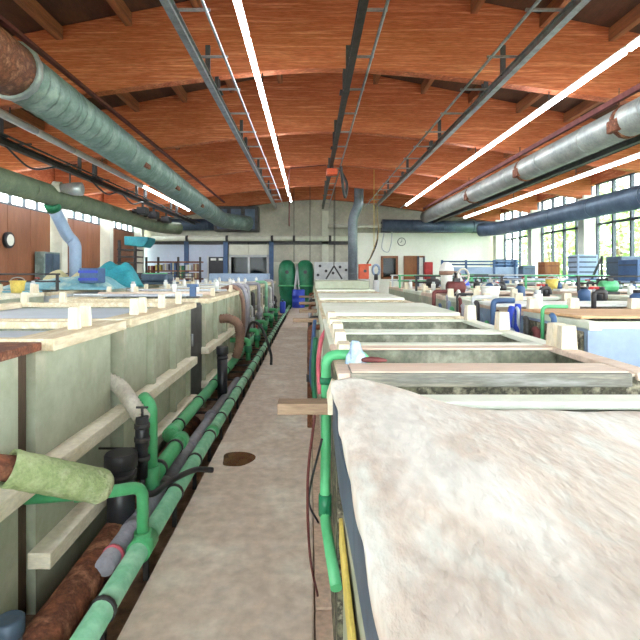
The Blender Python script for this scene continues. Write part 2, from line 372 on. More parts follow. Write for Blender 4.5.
for i, (a, b) in enumerate(lt[1:7]):
    for x in (-3.35, -2.9):
        block(x, b-.06, 1.346, 'pale wooden block on the far rim of the %s left tank, %s' % (ORD[i+1], 'wall side' if x < -3 else 'aisle side'), 'wooden blocks on left cross rims', h=.12); k += 1
tag(box(-1.8, -1.5, 2.51, 2.65, -.12, 1.29).build('gap_filler', 'gapshade', bevel=.01), 'dark brown filler for the shaded gap between the two nearest left tanks', 'post')  # added filler, coloured dark brown for the shade in the gap
t = thing('gap_box', 'tall dark grey box filling the dark gap between two pale green tanks', 'cabinet', (-1.75, 6.32, -.12))  # dark box added for the shade in the gap between the tanks
box(-2.1, -1.46, 5.99, 6.69, -.12, 1.3).build('body', 'darkmetal', t, bevel=.01); dr = box(-1.46, -1.445, 6.0, 6.68, .0, 1.27).build('door', 'darkmetal', t, bevel=.006)
tube([(-1.435, 6.1, .8), (-1.435, 6.1, .95)], .012, 8).build('handle', 'galv', dr)
# right row beside the aisle
RX0, RX1 = .11, 1.40; RZ = 1.30
rt_ = [(.15, 1.66, 'under the big pale hide', 'celadon', None), (2.0, 2.78, 'with a thick grey board along its near edge', 'mould', None), (2.80, 3.46, 'with a narrow pale rim', 'celadon', None), (3.48, 4.32, 'with the longest inner wall in shade', 'celadon', None),
       (4.5, 6.1, 'closed by a wide mint lid', 'mint', 'mint'), (6.2, 7.1, 'open just past the first mint lid', 'celadon', None), (7.2, 8.9, 'closed by the second mint lid', 'mint', 'mint'), (9.0, 10.4, 'open beyond both mint lids', 'celadon', None),
       (10.5, 12.2, 'closed by a far pale lid', 'mint', 'mint'), (12.3, 14.0, 'open near the orange motor', 'celadon', None), (14.1, 16.0, 'closed by the last pale lid', 'mint', 'mint')]
for i, (a, b, ds, skin, lid) in enumerate(rt_):
    tank('tank, %s in the right aisle row, %s' % (ORD[i], ds), RX0, RX1, a, b, RZ, skin=skin, rim='mint' if i in (0, 2, 3) else ('pinkwood' if i == 1 else 'pine'),
         group='right row of treatment tanks', lid=lid, liq='darkliquid', drop=.2 if i < 4 else .1, rw=.1, rt=.03 if i == 0 else .018, inner='interior')
tag(box(RX0+.05, 1.27, 1.965, 2.16, 1.248, 1.303).build('board', 'greytimber', bevel=.006), 'thick grey timber board lying across the near edge of the second right tank', 'board')
tag(box(RX0+.055, 1.26, 1.975, 2.16, 1.3035, 1.309).build('plank', 'pinkwood', bevel=.003), 'thin pale pink plank lying on the thick grey board', 'plank')
for i, (y, px) in enumerate([(2.62, 0), (2.73, 0), (3.5, 0), (4.2, 0)]):
    block(1.345, y, RZ, 'pale wooden block on the right tanks\' outer rim, %s from the camera' % ORD[i], 'wooden blocks on the right outer rim', h=.125, wx=.085, wy=.07, rz=random.uniform(-.2, .2))
for i, y in enumerate([2.5, 2.86, 3.1, 3.35, 3.6, 3.95, 4.25]):
    block(RX0+.06, y, RZ, 'cream wooden block on the right tanks\' aisle rim, %s from the camera' % ORD[i], 'wooden blocks on the right aisle rim', h=.05+.02*(i % 3), wx=.07, wy=.16)
tag(box(.1, 1.3, 10.9, 12.0, 1.34, 1.52).build('lid_box', 'celadon', bevel=.02), 'pale green box-shaped cover on a far right tank', 'cover')
tag(box(.15, .95, 12.8, 13.8, 1.28, 1.50).build('lid_box', 'mint', bevel=.02), 'pale cream box-shaped cover farther along the right tanks', 'cover')
# ------------------------------------------------------------------ hide over the first right tank
def hidez(x, y):
    z = 1.312+.010*noise.noise((x*2.2, y*2.2, 3))+.008*noise.noise((x*6, y*5, 7))+.02*math.exp(-((x-.35+.25*(y-1))/.16)**2)
    return z
nx, ny = 70, 70; m = MB(); vs_ = []
for j in range(ny+1):
    for i in range(nx+1):
        u = i/nx; v = j/ny
        x = .078+u*1.38+.012*noise.noise((v*6, 0, 1))*(1-u)
        s_ = min(1, max(0, (x-.13)/.40)); s_ = s_*s_*(3-2*s_)
        yf = 1.73*(1-s_)+1.36*s_+.012*noise.noise((x*5, 1, 2))
        y = .12+v*(yf-.12)
        x += .012*(1-v)*(1-u)
        z = hidez(x, y)
        if u < .04: z -= (.04-u)*1.3*(.6+.8*abs(noise.noise((y*4, 2, 5)))); x = .084+.012*(1-v)+.008*noise.noise((y*5, 3, 3))
        vs_.append((x, y, z))
fs_ = [(j*(nx+1)+i, j*(nx+1)+i+1, (j+1)*(nx+1)+i+1, (j+1)*(nx+1)+i) for j in range(ny) for i in range(nx)]
m.add(vs_, fs_, True); o = m.build('hide', 'hide'); sd = o.modifiers.new('thick', 'SOLIDIFY'); sd.thickness = .008; sd.offset = 1
tag(o, 'large pale pinkish white hide spread over the nearest right tank', 'hide')
# drape strips on the aisle face below the hide
def strip(name, m_, label, pts, wd, cat):
    mm = MB()
    for k in range(len(pts)-1): mm.bar(pts[k], pts[k+1], .012, wd)
    return tag(mm.build(name, m_, bevel=.003), label, cat)
strip('plastic_sheet', 'ductblue', 'blue-grey plastic sheet edge hanging below the hide beside the aisle', [(.092, 1.9, 1.17), (.088, 1.4, 1.15), (.094, 1.0, 1.17), (.098, .45, 1.18)], .13, 'sheet')
strip('wooden_lath', 'yellow', 'yellowish lath fixed low along the near right tank', [(.1, 1.62, .86), (.09, .5, .86)], .09, 'lath')

# ------------------------------------------------------------------ second right row and rooms beyond
st = [(3.85, 5.0), (5.2, 6.3), (6.45, 7.9), (8.1, 9.6), (9.8, 11.5), (11.7, 13.6)]
for i, (a, b) in enumerate(st):
    tank('blue-grey treatment tank, %s from the camera in the second right row' % ORD[i], 2.14, 4.0, a, b, 1.32, skin='palebluesteel' if i < 2 else 'celadon', rim='mint' if i % 2 == 0 else 'pinkwood', side=None, group='second right row of tanks', liq='darkliquid', rw=.1, drop=.12)
tag(MB().box(2.11, 2.138, 3.9, 4.95, -.1, 1.24).build('stained_panel', 'mould', bevel=.004), 'dark rust-stained panel on the aisle side of the nearest blue-grey tank', 'panel')
pl = MB().prism([(2.2, 4.05), (3.6, 4.05), (3.6, 4.85), (2.05, 4.85)], 'z', 1.326, 1.35); tag(pl.build('plywood_sheet', 'plywood', bevel=.003), 'beige plywood sheet lying on the nearest blue-grey tank', 'plywood')
tag(box(2.0, 4.2, 5.4, 6.0, 1.325, 1.36).build('white_cover', 'white', bevel=.01), 'long white cover lying across the second blue-grey tank', 'cover')
for i in range(6):
    tank('treatment tank, %s from the camera in the row by the windows' % ORD[i], 5.0, 7.0, 6.5+i*2.3, 8.5+i*2.3, 1.32, skin=['celadon', 'mint', 'palebluesteel'][i % 3], rim='pinkwood' if i % 2 else 'mint', group='window-side row of tanks', liq='darkliquid', rw=.1, drop=.1)
for i in range(7):
    tank('treatment tank, %s from the camera in the left wall row' % ORD[i], -6.6, -4.5, 4.2+i*2.25, 6.2+i*2.25, 1.36, skin=['mint', 'celadon', 'lightgrey'][i % 3], rim='cream' if i % 2 else 'pine', group='left wall-side row of tanks', rw=.1, drop=.1)
# blocks on those rows
k = 0
for i, (a, b) in enumerate(st):
    for x in (2.2, 2.6, 3.2):
        block(x, b-.06, 1.315, 'pale wooden block on the far rim of the %s blue-grey row tank, %s' % (ORD[i], {2.2: 'aisle end', 2.6: 'middle', 3.2: 'window end'}[x]), 'wooden blocks in the second right row', h=.13, wx=.1, wy=.08)
for i in range(6):
    for j, x in enumerate((5.1, 5.7, 6.3)):
        block(x, 6.56+i*2.3, 1.315, 'cream wooden block on the near rim of the %s window-row tank, %s of three' % (ORD[i], ORD[j]), 'wooden blocks in the window row', h=.14, wx=.1, wy=.08)
for i in range(7):
    for j, x in enumerate((-4.6, -5.2, -5.8)):
        block(x, 6.1+i*2.25, 1.355, 'cream wooden block on the far rim of the %s left-wall tank, %s of three' % (ORD[i], ORD[j]), 'wooden blocks in the left wall row', h=.15, wx=.12, wy=.08)
# ------------------------------------------------------------------ pipes on the left of the aisle
def clampring(t, x, y, z, r, dirn='y', m_='darkmetal', wd=.025):
    d = {'y': (0, wd/2, 0), 'x': (wd/2, 0, 0), 'z': (0, 0, wd/2)}[dirn]; c = Vector((x, y, z)); d = Vector(d)
    return tube([c-d, c+d], r*1.16, 14).build('clamp', m_, t)
t = thing('green_pipe', 'long pale green pipe running along the left edge of the aisle', 'pipe', (-.97, 12, -.12))
tube([(-.97, .6, .12), (-.97, 23.5, .12)], .056, 16).build('pipe_run', 'palegreen', t)
y = 1.1
while y < 20:
    clampring(t, -.97, y, .12, .056)
    m = box(-.985, -.955, y-.012, y+.012, -.12, .06); m.box(-1.45 if y > 5.7 else -1.03, -.955, y-.015, y+.015, -.01, .015); m.build('bracket', 'darkmetal', t)
    y += .62
ringtube((-.97, 2.82, .12), (-.97, 2.98, .12), .068, .068).build('tee_fitting', 'greenpipe', t)
ringtube((-.97, 4.9, .12), (-.97, 5.0, .12), .066, .066).build('coupling', 'greenpipe', t)
t = thing('green_pipe', 'second green pipe with a stepped elbow, running close below the left tanks', 'pipe', (-1.25, 10, .25))
tube(bend([(-1.12, 3.5, .24), (-1.12, 4.35, .25), (-1.25, 4.42, .25), (-1.25, 20, .25)], .07), .058, 14).build('pipe_run', 'greenpipe', t)
for y in (3.7, 4.15, 4.75, 5.6, 6.5, 7.4, 8.4): clampring(t, -1.12 if y < 4.3 else -1.25, y, .25, .058)
ringtube((-1.12, 4.24, .25), (-1.12, 4.36, .25), .07, .07).build('elbow_collar', 'greenpipe', t)
ringtube((-1.25, 4.46, .25), (-1.25, 4.6, .25), .07, .07).build('elbow_collar', 'greenpipe', t)
tube(bend([(-1.12, 3.52, .2), (-1.12, 3.52, .76), (-1.2, 3.6, .80)], .08), .046, 14).build('riser', 'greenpipe', t)
ringtube((-1.12, 3.52, .18), (-1.12, 3.52, .34), .062, .062).build('riser_collar', 'greenpipe', t)
t = thing('green_pipe', 'bright green branch pipe rising from the aisle pipe and turning into the tanks', 'pipe', (-.97, 2.9, .12))
tube(bend([(-.97, 2.9, .14), (-.97, 2.9, .46), (-1.12, 2.78, .48), (-1.68, 2.58, .52)], .07), .034, 14).build('pipe_run', 'greenpipe', t)
ringtube((-.97, 2.9, .16), (-.97, 2.9, .2), .05, .05).build('collar', 'greenpipe', t)
ringtube((-1.2, 2.752, .486), (-1.28, 2.723, .491), .042, .042).build('collar', 'greenpipe', t)
t = thing('plastic_pipe', 'grey plastic drain pipe with couplings lying between the green pipes', 'pipe', (-1.1, 5, .08))
tube([(-1.13, 2.75, .08), (-1.09, 7.5, .08)], .055, 14).build('pipe_run', 'pvc', t)
for y in (3.1, 3.75, 4.6, 5.6, 6.6): ringtube((-1.12, y, .08), (-1.118, y+.09, .08), .066, .066).build('coupling', 'pvc', t)
ringtube((-1.125, 2.85, .08), (-1.125, 2.87, .08), .064, .064).build('ring', 'pink', t)
t = thing('rusty_pipe', 'thick rusty brown pipe on the floor beneath the left tanks', 'pipe', (-1.24, 3, 0))
tube([(-1.2, 1.2, .0), (-1.32, 5.6, .0)], .1, 16).build('pipe_run', 'rust', t)
def canister(x, y, z0, z1, r, label):
    t = thing('canister', label, 'canister', (x, y, z0))
    tube([(x, y, z0), (x, y, z0+.03), (x, y, z1-.1)], [r*.5, r*.86, r*.9], 18).build('body', 'black', t)
    tube([(x, y, z1-.1), (x, y, z1-.095), (x, y, z1-.012), (x, y, z1)], [r*.95, r*1.05, r*1.05, r*.95], 18).build('cap', 'black', t)
    ringtube((x, y, z1-.16), (x, y, z1-.13), r*.98, r*.98).build('ring', 'darkmetal', t)
canister(-1.24, 3.28, -.06, .52, .1, 'short wide black plastic canister beside the near green riser')
canister(-1.14, 6.5, .0, .74, .075, 'tall slim black plastic canister farther along the green pipes')
# sleeve-wrapped pipe
t = thing('wrapped_pipe', 'rusty pipe wrapped in a pistachio green sleeve sticking out of the nearest tank', 'pipe', (-1.46, 2.4, .74))
tube([(-1.455, 2.02, .93), (-1.2, 2.24, .81)], .055, 14).build('pipe', 'rust', t)
P = [Vector((-1.30, 2.15, .86)).lerp(Vector((-.985, 2.43, .655)), i/26) for i in range(27)]
tube(P, [.08+.004*noise.noise((i*.5, 0, 0)) for i in range(25)]+[.074, .06], 18, caps=False).build('sleeve', 'sleeve', t).modifiers.new('thick', 'SOLIDIFY').thickness = .01
# hoses
def hose(label, pts, r, m_, corr=False, n=10, cat='hose', name='hose'):
    P = spline(pts, n)
    if corr:
        Q = []
        L = 0
        tot = sum((P[i+1]-P[i]).length for i in range(len(P)-1)); N = int(tot/(r*.26)); 
        cum = [0]
        for i in range(len(P)-1): cum.append(cum[-1]+(P[i+1]-P[i]).length)
        for k in range(N+1):
            s_ = tot*k/N; i = 0
            while i < len(P)-2 and cum[i+1] < s_: i += 1
            Q.append(P[i].lerp(P[i+1], (s_-cum[i])/max(1e-6, cum[i+1]-cum[i])))
        R = [r*(1 if k % 2 else .8) for k in range(len(Q))]
        return tag(tube(Q, R, 14).build(name, m_), label, cat)
    return tag(tube(P, r, 10).build(name, m_), label, cat)
hose('ribbed off-white hose curving from a tank gap to the black valve', [(-1.55, 3.72, .92), (-1.42, 3.71, .86), (-1.27, 3.55, .78), (-1.15, 3.43, .70)], .058, 'hosewhite', True)
t = thing('valve', 'black plastic valve strapped to the near green riser', 'valve', (-1.2, 3.48, .3))
tube([(-1.145, 3.41, .30), (-1.145, 3.41, .5), (-1.145, 3.41, .52), (-1.145, 3.41, .72)], [.036, .04, .048, .042], 14).build('body', 'black', t)
for z in (.42, .55, .64): ringtube((-1.145, 3.41, z), (-1.145, 3.41, z+.03), .052, .052).build('ring', 'darkmetal', t)
tube([(-1.145, 3.41, .72), (-1.145, 3.41, .78)], .01, 8).build('stem', 'darkmetal', t); tube([(-1.185, 3.41, .78), (-1.105, 3.41, .78)], .008, 8).build('lever', 'darkmetal', t)
tube([(-1.44, 3.41, .5), (-1.145, 3.41, .5)], .008, 8).build('tie_rod', 'darkmetal', t)
hose('black rubber hose looping from the valve over the aisle pipe', [(-1.145, 3.41, .3), (-1.13, 3.38, .22), (-1.06, 3.4, .2), (-1.0, 3.6, .2), (-.9, 3.9, .16), (-.78, 4.0, .12)], .022, 'black')
hose('fat brown bent hose in front of the fourth left tank', [(-1.46, 8.1, .95), (-1.3, 8.1, .95), (-1.16, 8.1, .85), (-1.14, 8.1, .55), (-1.2, 8.1, .32)], .08, 'hosebrown', True)
hose('thin brown hose arching over the rim of the fifth left tank', [(-1.7, 9.6, 1.38), (-1.45, 9.6, 1.42), (-1.3, 9.6, 1.2), (-1.28, 9.6, .7), (-1.3, 9.6, .3)], .045, 'hosebrown', True)
hose('grey hose beside the thin brown hose on the left tanks', [(-1.7, 10.0, 1.38), (-1.42, 10.0, 1.45), (-1.27, 10.0, 1.15), (-1.3, 10.0, .3)], .045, 'pvc', True)
hose('black cable arching across the green pipes halfway down the aisle', [(-1.25, 9.5, .3), (-1.1, 9.3, .75), (-.9, 9.2, .7), (-.72, 9.1, .25), (-.7, 9.0, .04)], .025, 'black', cat='cable', name='cable')
for i, (y, x, m_, r) in enumerate([(10.7, -1.33, 'pvc', .05), (11.2, -1.3, 'lightgrey', .045), (11.8, -1.34, 'darkmetal', .05), (12.5, -1.28, 'pvc', .06), (13.1, -1.3, 'lightgrey', .05), (13.9, -1.34, 'hosewhite', .05), (14.6, -1.28, 'palegreen', .05), (15.4, -1.3, 'pvc', .06), (16.4, -1.3, 'lightgrey', .06), (17.4, -1.3, 'pvc', .06), (18.6, -1.3, 'darkmetal', .07)]):
    t = thing('standpipe', 'upright %s pipe on the left tanks, %s towards the far end' % ({'pvc': 'grey', 'lightgrey': 'pale grey', 'darkmetal': 'dark', 'hosewhite': 'off-white', 'palegreen': 'green'}[m_], ORD[i]), 'pipe', (x, y, .1), 'upright pipes along the far left tanks')
    zq = (1.42, .95, 1.2, 1.42, .8, 1.1)[i % 6]; tube(bend([(-1.6 if zq > 1.4 else -1.44, y, zq), (x, y, zq), (x, y, .1)], .08), r*(.7 if i % 2 else .9), 10).build('pipe', m_, t)
    ringtube((x, y, .6), (x, y, .7), r*1.25, r*1.25).build('coupling', m_, t); ringtube((x, y, .4), (x, y, .45), r*1.25, r*1.25).build('coupling', 'darkmetal', t)
for i, y in enumerate((8.9, 10.4, 12.2, 14.2, 16.2)):
    t = thing('green_valve', 'green pipe cross-over with dark valve, %s along the left pipes' % ORD[i], 'valve', (-1.1, y, .12), 'green cross-over valves')
    tube(bend([(-1.42, y, .5), (-1.1, y, .5), (-1.1, y, .14)], .06), .045, 12).build('pipe', 'greenpipe', t)
    tube([(-1.1, y, .28), (-1.1, y, .4)], .07, 12).build('body', 'darkgreen', t); tube([(-1.1, y, .55), (-1.1, y-.09, .6)], .015, 8).build('lever', 'red' if i == 1 else 'black', t)
t = thing('cap', 'blue-grey screw cap on a floor stub at the near left corner', 'cap', (-1.3, 2.16, -.12))
tube([(-1.3, 2.16, -.12), (-1.3, 2.16, .13)], .05, 16).build('stub', 'pvc', t); tube([(-1.3, 2.16, .13), (-1.3, 2.16, .14), (-1.3, 2.16, .2), (-1.3, 2.16, .21)], [.058, .062, .062, .05], 16).build('screw_top', 'ductblue', t)
tag(tube([(-1.21, 2.12, .07), (-1.12, 2.1, .07)], .035, 14).build('pipe_stub', 'hosewhite'), 'short white pipe stub beside the blue-grey screw cap', 'pipe')

# ------------------------------------------------------------------ right edge of the aisle
t = thing('green_pipe', 'green pipe rising at the right tanks and bending over their rim', 'pipe', (.035, 2.55, .3))
tube(bend([(.1, 1.9, .5), (.065, 2.2, .62), (.072, 2.24, 1.0), (.072, 2.25, 1.33), (.25, 2.25, 1.33), (.26, 2.27, 1.2)], .05), .023, 12).build('pipe_run', 'greenpipe', t)
ringtube((.072, 2.246, 1.2), (.072, 2.246, 1.23), .028, .028).build('collar', 'darkgreen', t); ringtube((.066, 2.203, .63), (.067, 2.21, .72), .029, .029).build('collar', 'darkgreen', t)
m = MB(); P = [(.2, 2.21, 1.27), (.2, 2.205, 1.31), (.202, 2.2, 1.35), (.198, 2.2, 1.385), (.2, 2.2, 1.4)]
m.tube(P, [.034, .04, .03, .024, .016], 9); m.tube([(.17, 2.2, 1.27), (.175, 2.2, 1.33), (.188, 2.2, 1.36)], [.022, .018, .01], 7); m.tube([(.232, 2.21, 1.27), (.23, 2.205, 1.33), (.218, 2.205, 1.36)], [.02, .018, .01], 7)
tag(m.build('plastic_wrap', 'wrap'), 'crumpled bluish plastic wrap bundled around the green pipe bend', 'plastic wrap')
m = MB(); m.tube(spline([(.225, 2.18, 1.318), (.26, 2.17, 1.322), (.30, 2.17, 1.32), (.335, 2.18, 1.316)], 5), [.006, .009, .011, .012, .012, .013, .013, .012, .012, .012, .011, .010, .009, .008, .007, .004], 10)
tag(m.build('rag', 'crimson'), 'dark red rag lying beside the bluish plastic wrap', 'rag')
hose('pink hose hanging at the right tanks beside the aisle', [(.14, 3.9, 1.27), (.09, 3.8, 1.2), (.06, 3.6, 1.05), (.07, 3.5, .85)], .016, 'pink')
hose('second thin pink hose hanging beside the first', [(.14, 4.1, 1.25), (.08, 4.05, 1.12), (.07, 3.9, .8)], .013, 'pink')
hose('blue hose looping by the right tanks', [(.05, 5.2, 1.2), (.03, 5.0, 1.0), (.01, 4.9, .7), (.05, 4.8, .5)], .02, 'bluesteel')
hose('dark green hose hanging down the right tank side', [(.05, 4.6, 1.1), (.03, 4.5, .8), (.05, 4.4, .5)], .022, 'darkgreen')
hose('thin red cable running down beside the wooden beam', [(.02, 2.1, 1.1), (-.01, 2.15, .8), (.0, 2.3, .4), (.04, 2.6, .02)], .006, 'crimson', cat='cable', name='cable')
hose('thin black cable dangling beside the green riser', [(.05, 2.1, 1.0), (.0, 2.2, .75), (-.0, 2.35, .6), (.04, 2.4, .5)], .005, 'black', cat='cable', name='cable')
tag(box(-.13, .108, 1.98, 2.07, 1.135, 1.18).build('timber', 'oldtimber', bevel=.004), 'weathered timber beam jutting over the aisle next to the hide', 'timber')
tag(MB().prism([(.07, 1.14), (.108, 1.14), (.108, 1.25), (.09, 1.26), (.07, 1.2)], 'y', 1.96, 2.09).build('wedge', 'cream', bevel=.004), 'woven pale wedge at the end of the timber beam', 'wedge')
for i, (y, x0) in enumerate([(5.8, -.2), (7.2, -.16), (9.0, -.2), (11.5, -.25)]):
    tag(box(x0, .1, y, y+.1, 1.12, 1.165).build('timber', 'oldtimber', bevel=.004), 'thin board jutting over the aisle, %s beyond the near timber beam' % ORD[i], 'timber', 'boards jutting over the aisle')
for i, (y, m_) in enumerate([(5.5, 'rust'), (6.6, 'darkmetal'), (7.8, 'pvc'), (9.3, 'rust'), (10.8, 'darkmetal'), (12.4, 'pvc'), (14.2, 'rust')]):
    t = thing('bracket_pipe', 'short %s down-pipe on the right aisle face, %s from the camera' % ({'rust': 'rusty', 'darkmetal': 'dark', 'pvc': 'grey'}[m_], ORD[i]), 'pipe', (0, y, 0), 'down-pipes on the right aisle face')
    tube(bend([(.108, y, 1.1), (.0, y, 1.1), (.0, y, .0)], .05), .03, 10).build('pipe', m_, t); ringtube((0, y, .5), (0, y, .58), .04, .04).build('coupling', 'darkmetal', t)

# ------------------------------------------------------------------ overhead: light lines, crane rails, ducts
def light_line(label, x, z, y0, y1, lit=0):
    t = thing('light_line', label, 'light', (x, (y0+y1)/2, z), 'ceiling light lines')
    box(x-.018, x+.018, y0, y1, z+.03, z+.07).build('housing', 'trunkgrey', t)
    y = y0+.1
    while y < y1-1.4:
        tube([(x, y, z), (x, y+.03, z), (x, y+1.51, z), (x, y+1.54, z)], [.03, .046, .046, .03] if y >= lit else [.05, .075, .075, .05], 10).build('diffuser', 'lamp' if y >= lit else 'white', t)
        y += 1.6
    for yb in BY[1:]:
        if y0 < yb < y1: tube([(x, yb, z+.07), (x, yb, zbot(x)+.02)], .012, 8).build('hanger', 'darkmetal', t)
LL = [(-5.55, 2.86), (-7.9, 2.35), (-.88, 3.28), (4.42, 3.1), (7.1, 2.52)]  # the left-wall line is added out of view to brighten the left beams
for (x, z), lb in zip(LL, ['long grey fluorescent light line below the big teal duct on the left', 'added unseen light line near the left wall behind the olive duct', 'long pale fluorescent light line left of the middle crane rail', 'long white fluorescent light line right of the right crane rail', 'fluorescent light line close to the right windows']):
    light_line(lb, x, H+z, .5, 24.4, 16 if -6 < x < -5 else 0)
def crane_rail(label, x, z, xt, m_, mt, y0=.5, y1=25, dark=False):
    t = thing('crane_rail', label, 'rail', (x, 12, z), 'overhead crane rails')
    m = box(x-.05, x+.05, y0, y1, z-.02, z); m.box(x-.012, x+.012, y0, y1, z, z+.1); m.box(x-.05, x+.05, y0, y1, z+.1, z+.115); m.build('rail', m_, t)
    tube([(xt, y0, z+.08), (xt, y1, z+.08)], .022, 8).build('conductor_rod', mt, t)
    y = 2.2
    while y < y1:
        a, b = sorted((x, xt)); box(a-.04, b+.04, y-.018, y+.018, z+.1, z+.13).build('rung', mt, t); y += 1.37 if not dark else 1.9
    for yb in BY[1:]:
        if y0 < yb < y1:
            m = MB()
            for dy in (-.08, .05): m.box(x-.035, x+.035, yb+dy, yb+dy+.03, z+.1, zbot(x)+.06)
            m.box(x-.09, x+.09, yb-.12, yb+.12, z+.115, z+.14); m.build('hanger', 'darkmetal', t)
            box(x-.04, x+.04, yb-.9, yb-.85, z+.1, z+.6).build('post', 'darkmetal', t)
    return t
crane_rail('silver crane rail with ladder rungs above the left tanks', -1.71, H+3.2, -1.3, 'galv', 'galv')
crane_rail('dark crane rail with ladder rungs over the middle of the hall', .64, H+3.2, .94, 'darkmetal', 'galv')
crane_rail('silver crane rail with ladder rungs above the right tanks', 3.23, H+3.2, 2.76, 'galv', 'galv')
crane_rail('black crane rail with hanging motors near the left wall', -5.75, H+2.4, -5.5, 'darkmetal', 'darkmetal', dark=True)
crane_rail('dark crane rail under the big grey duct on the right', 6.1, H+2.44, 6.4, 'darkmetal', 'darkmetal', dark=True)
def duct(label, path, r, m_, seams=1.2, seg=24, ring='same', rough=True):
    t = thing('air_duct', label, 'duct', path[0])
    tube(path, r, seg).build('duct_body', m_, t)
    P = [Vector(p) for p in path]
    for i in range(len(P)-1):
        L = (P[i+1]-P[i]).length
        if L < 2: continue
        d = (P[i+1]-P[i]).normalized(); s_ = seams
        while s_ < L:
            c = P[i]+d*s_; tube([c-d*.025, c+d*.025], r*1.025, seg).build('seam', m_ if ring == 'same' else ring, t); s_ += seams
    return t
tl_ = duct('big teal spiral duct running along the ceiling on the left', bend([(-4.1, 6.9, H+2.78), (-4.1, 23.4, H+2.42), (-3.0, 24.5, H+2.4)], .9, 8), .36, 'ductteal', seams=1.3)
tube([(-4.1, 6.0, H+2.795), (-4.1, 6.85, H+2.78)], .37, 24).build('flange_section', 'rust', tl_); ringtube((-4.1, 6.82, H+2.78), (-4.1, 6.94, H+2.78), .41, .41).build('flange', 'ductgrey', tl_)
tube([(-4.1, .6, H+2.92), (-4.1, 6.0, H+2.795)], .33, 24).build('duct_body', 'ductgreen', tl_)
for y in (7.2, 7.5, 7.8, 8.1, 8.4, 8.7, 9.0, 9.3, 9.6, 9.9): ringtube((-4.1, y-.02, H+2.76-(y-7.8)*.0218), (-4.1, y+.02, H+2.76-(y-7.8)*.0218), .368, .368).build('spiral_rib', 'ductteal', tl_)
for y, a in ((11.5, .6), (14.2, .2), (17.5, .1)):
    box(-3.86, -3.77, y, y+.35, H+2.52-(y-7.8)*.022, H+2.78-(y-7.8)*.022).build('inspection_hatch', 'rust', tl_, bevel=.01)
tr_ = duct('big grey duct with rusty clamps running along the ceiling on the right', [(5.66, .6, H+2.68), (5.66, 24.4, H+2.72)], .29, 'ductgrey', seams=1.9)
for y in (8.9, 13.1, 17.3):
    ringtube((5.66, y-.06, H+2.69), (5.66, y+.06, H+2.69), .305, .305).build('clamp', 'rust', tr_); box(5.36, 5.46, y-.16, y+.16, H+2.5, H+2.72).build('clamp_plate', 'rust', tr_, bevel=.02)
    tube([(5.5, y, H+2.9), (5.5, y, zbot(5.5)+.1)], .015, 8).build('hanger', 'rust', tr_)
tag(box(5.42, 5.5, .6, 24, H+3.02, H+3.12).build('steel_channel', 'crimson'), 'dark red steel channel fixed above the right grey duct', 'channel')
tag(box(-3.98, -3.9, 1, 23, H+3.2, H+3.25).build('steel_channel', 'crimson'), 'dark red steel channel above the left teal duct', 'channel')
gl = duct('olive grey duct along the left wall with a branch', bend([(-6.26, .6, H+1.86), (-6.26, 20.5, H+1.88), (-5.6, 21.4, H+1.88)], .5), .25, 'ductgreen', seams=2.1)
tube(bend([(-6.3, 12.2, H+1.66), (-6.26, 12.9, H+.95), (-6.1, 13.0, H+.75), (-6.1, 13.0, 1.37)], .3), .15, 16).build('branch', 'palebluesteel', gl)
ringtube((-6.3, 12.17, H+1.68), (-6.29, 12.3, H+1.56), .18, .18).build('branch_collar', 'darkgreen', gl)
duct('dark blue duct running in front of the right windows', bend([(8.55, .6, H+1.93), (8.55, 22.4, H+1.98), (7.9, 23.2, H+1.98)], .5), .31, 'ductblue', seams=2.4)
duct('dark transverse duct under the roof at the back on the right', [(3.6, 24.9, H+2.35), (9.2, 24.9, H+2.25)], .3, 'ductblue', seams=1.5)
duct('dark transverse duct under the roof at the back on the left', [(-8.2, 25.6, H+2.45), (-4.9, 25.6, H+2.45)], .3, 'ductblue', seams=1.5)
ah = thing('air_handler', 'dark grey air handling box under the roof at the end of the teal duct', 'air handler', (PX(238, 25.4), 25.4, H+2.0)); box(PX(214, 25.3), PX(258, 25.3), 25.3, 26.15, PZ(231, 25.3), PZ(206, 25.3)).build('body', 'darkmetal', ah, bevel=.03)
for px in (222, 236, 250): box(PX(px-5, 25.3), PX(px+5, 25.3), 25.27, 25.3, PZ(229, 25.3), PZ(209, 25.3)).build('panel', 'ductblue', ah, bevel=.01)
sb = duct('upright galvanised duct with an offset bend in front of the back wall', bend([(2.15, 22, H+4.6), (2.15, 22, H+3.0), (1.88, 22, H+2.4), (1.88, 22, -.1)], .25), .21, 'ductmid', seams=1.1)
t = thing('white_pipe', 'long white horizontal pipe along the back wall', 'pipe', (-3, 25.6, H+1.75)); tube([(PX(152, 25.7), 25.7, PZ(238.5, 25.7)), (PX(349, 25.7), 25.7, PZ(238.5, 25.7))], .13, 14).build('pipe_run', 'column', t)
for px in (187, 227, 272, 294, 330): ringtube((PX(px-1.2, 25.7), 25.7, PZ(238.5, 25.7)), (PX(px+1.2, 25.7), 25.7, PZ(238.5, 25.7)), .16, .16).build('clamp', 'darkmetal', t)
t = thing('white_pipe', 'shorter white pipe below the roof right of the pale column', 'pipe', (2, 25.5, H+2.3)); tube([(PX(328, 25.4), 25.4, PZ(226, 25.4)), (PX(417, 25.4), 25.4, PZ(226, 25.4))], .1, 12).build('pipe_run', 'column', t); tube([(PX(410, 25.4), 25.4, PZ(226, 25.4)), (PX(418, 25.4), 25.4, PZ(226, 25.4))], .12, 12).build('end_cap', 'yellow', t)
for px in (336, 372, 404): box(PX(px, 25.4)-.04, PX(px, 25.4)+.04, 25.4, 26.2, PZ(226, 25.4)-.05, PZ(226, 25.4)+.05).build('bracket', 'darkmetal', t)
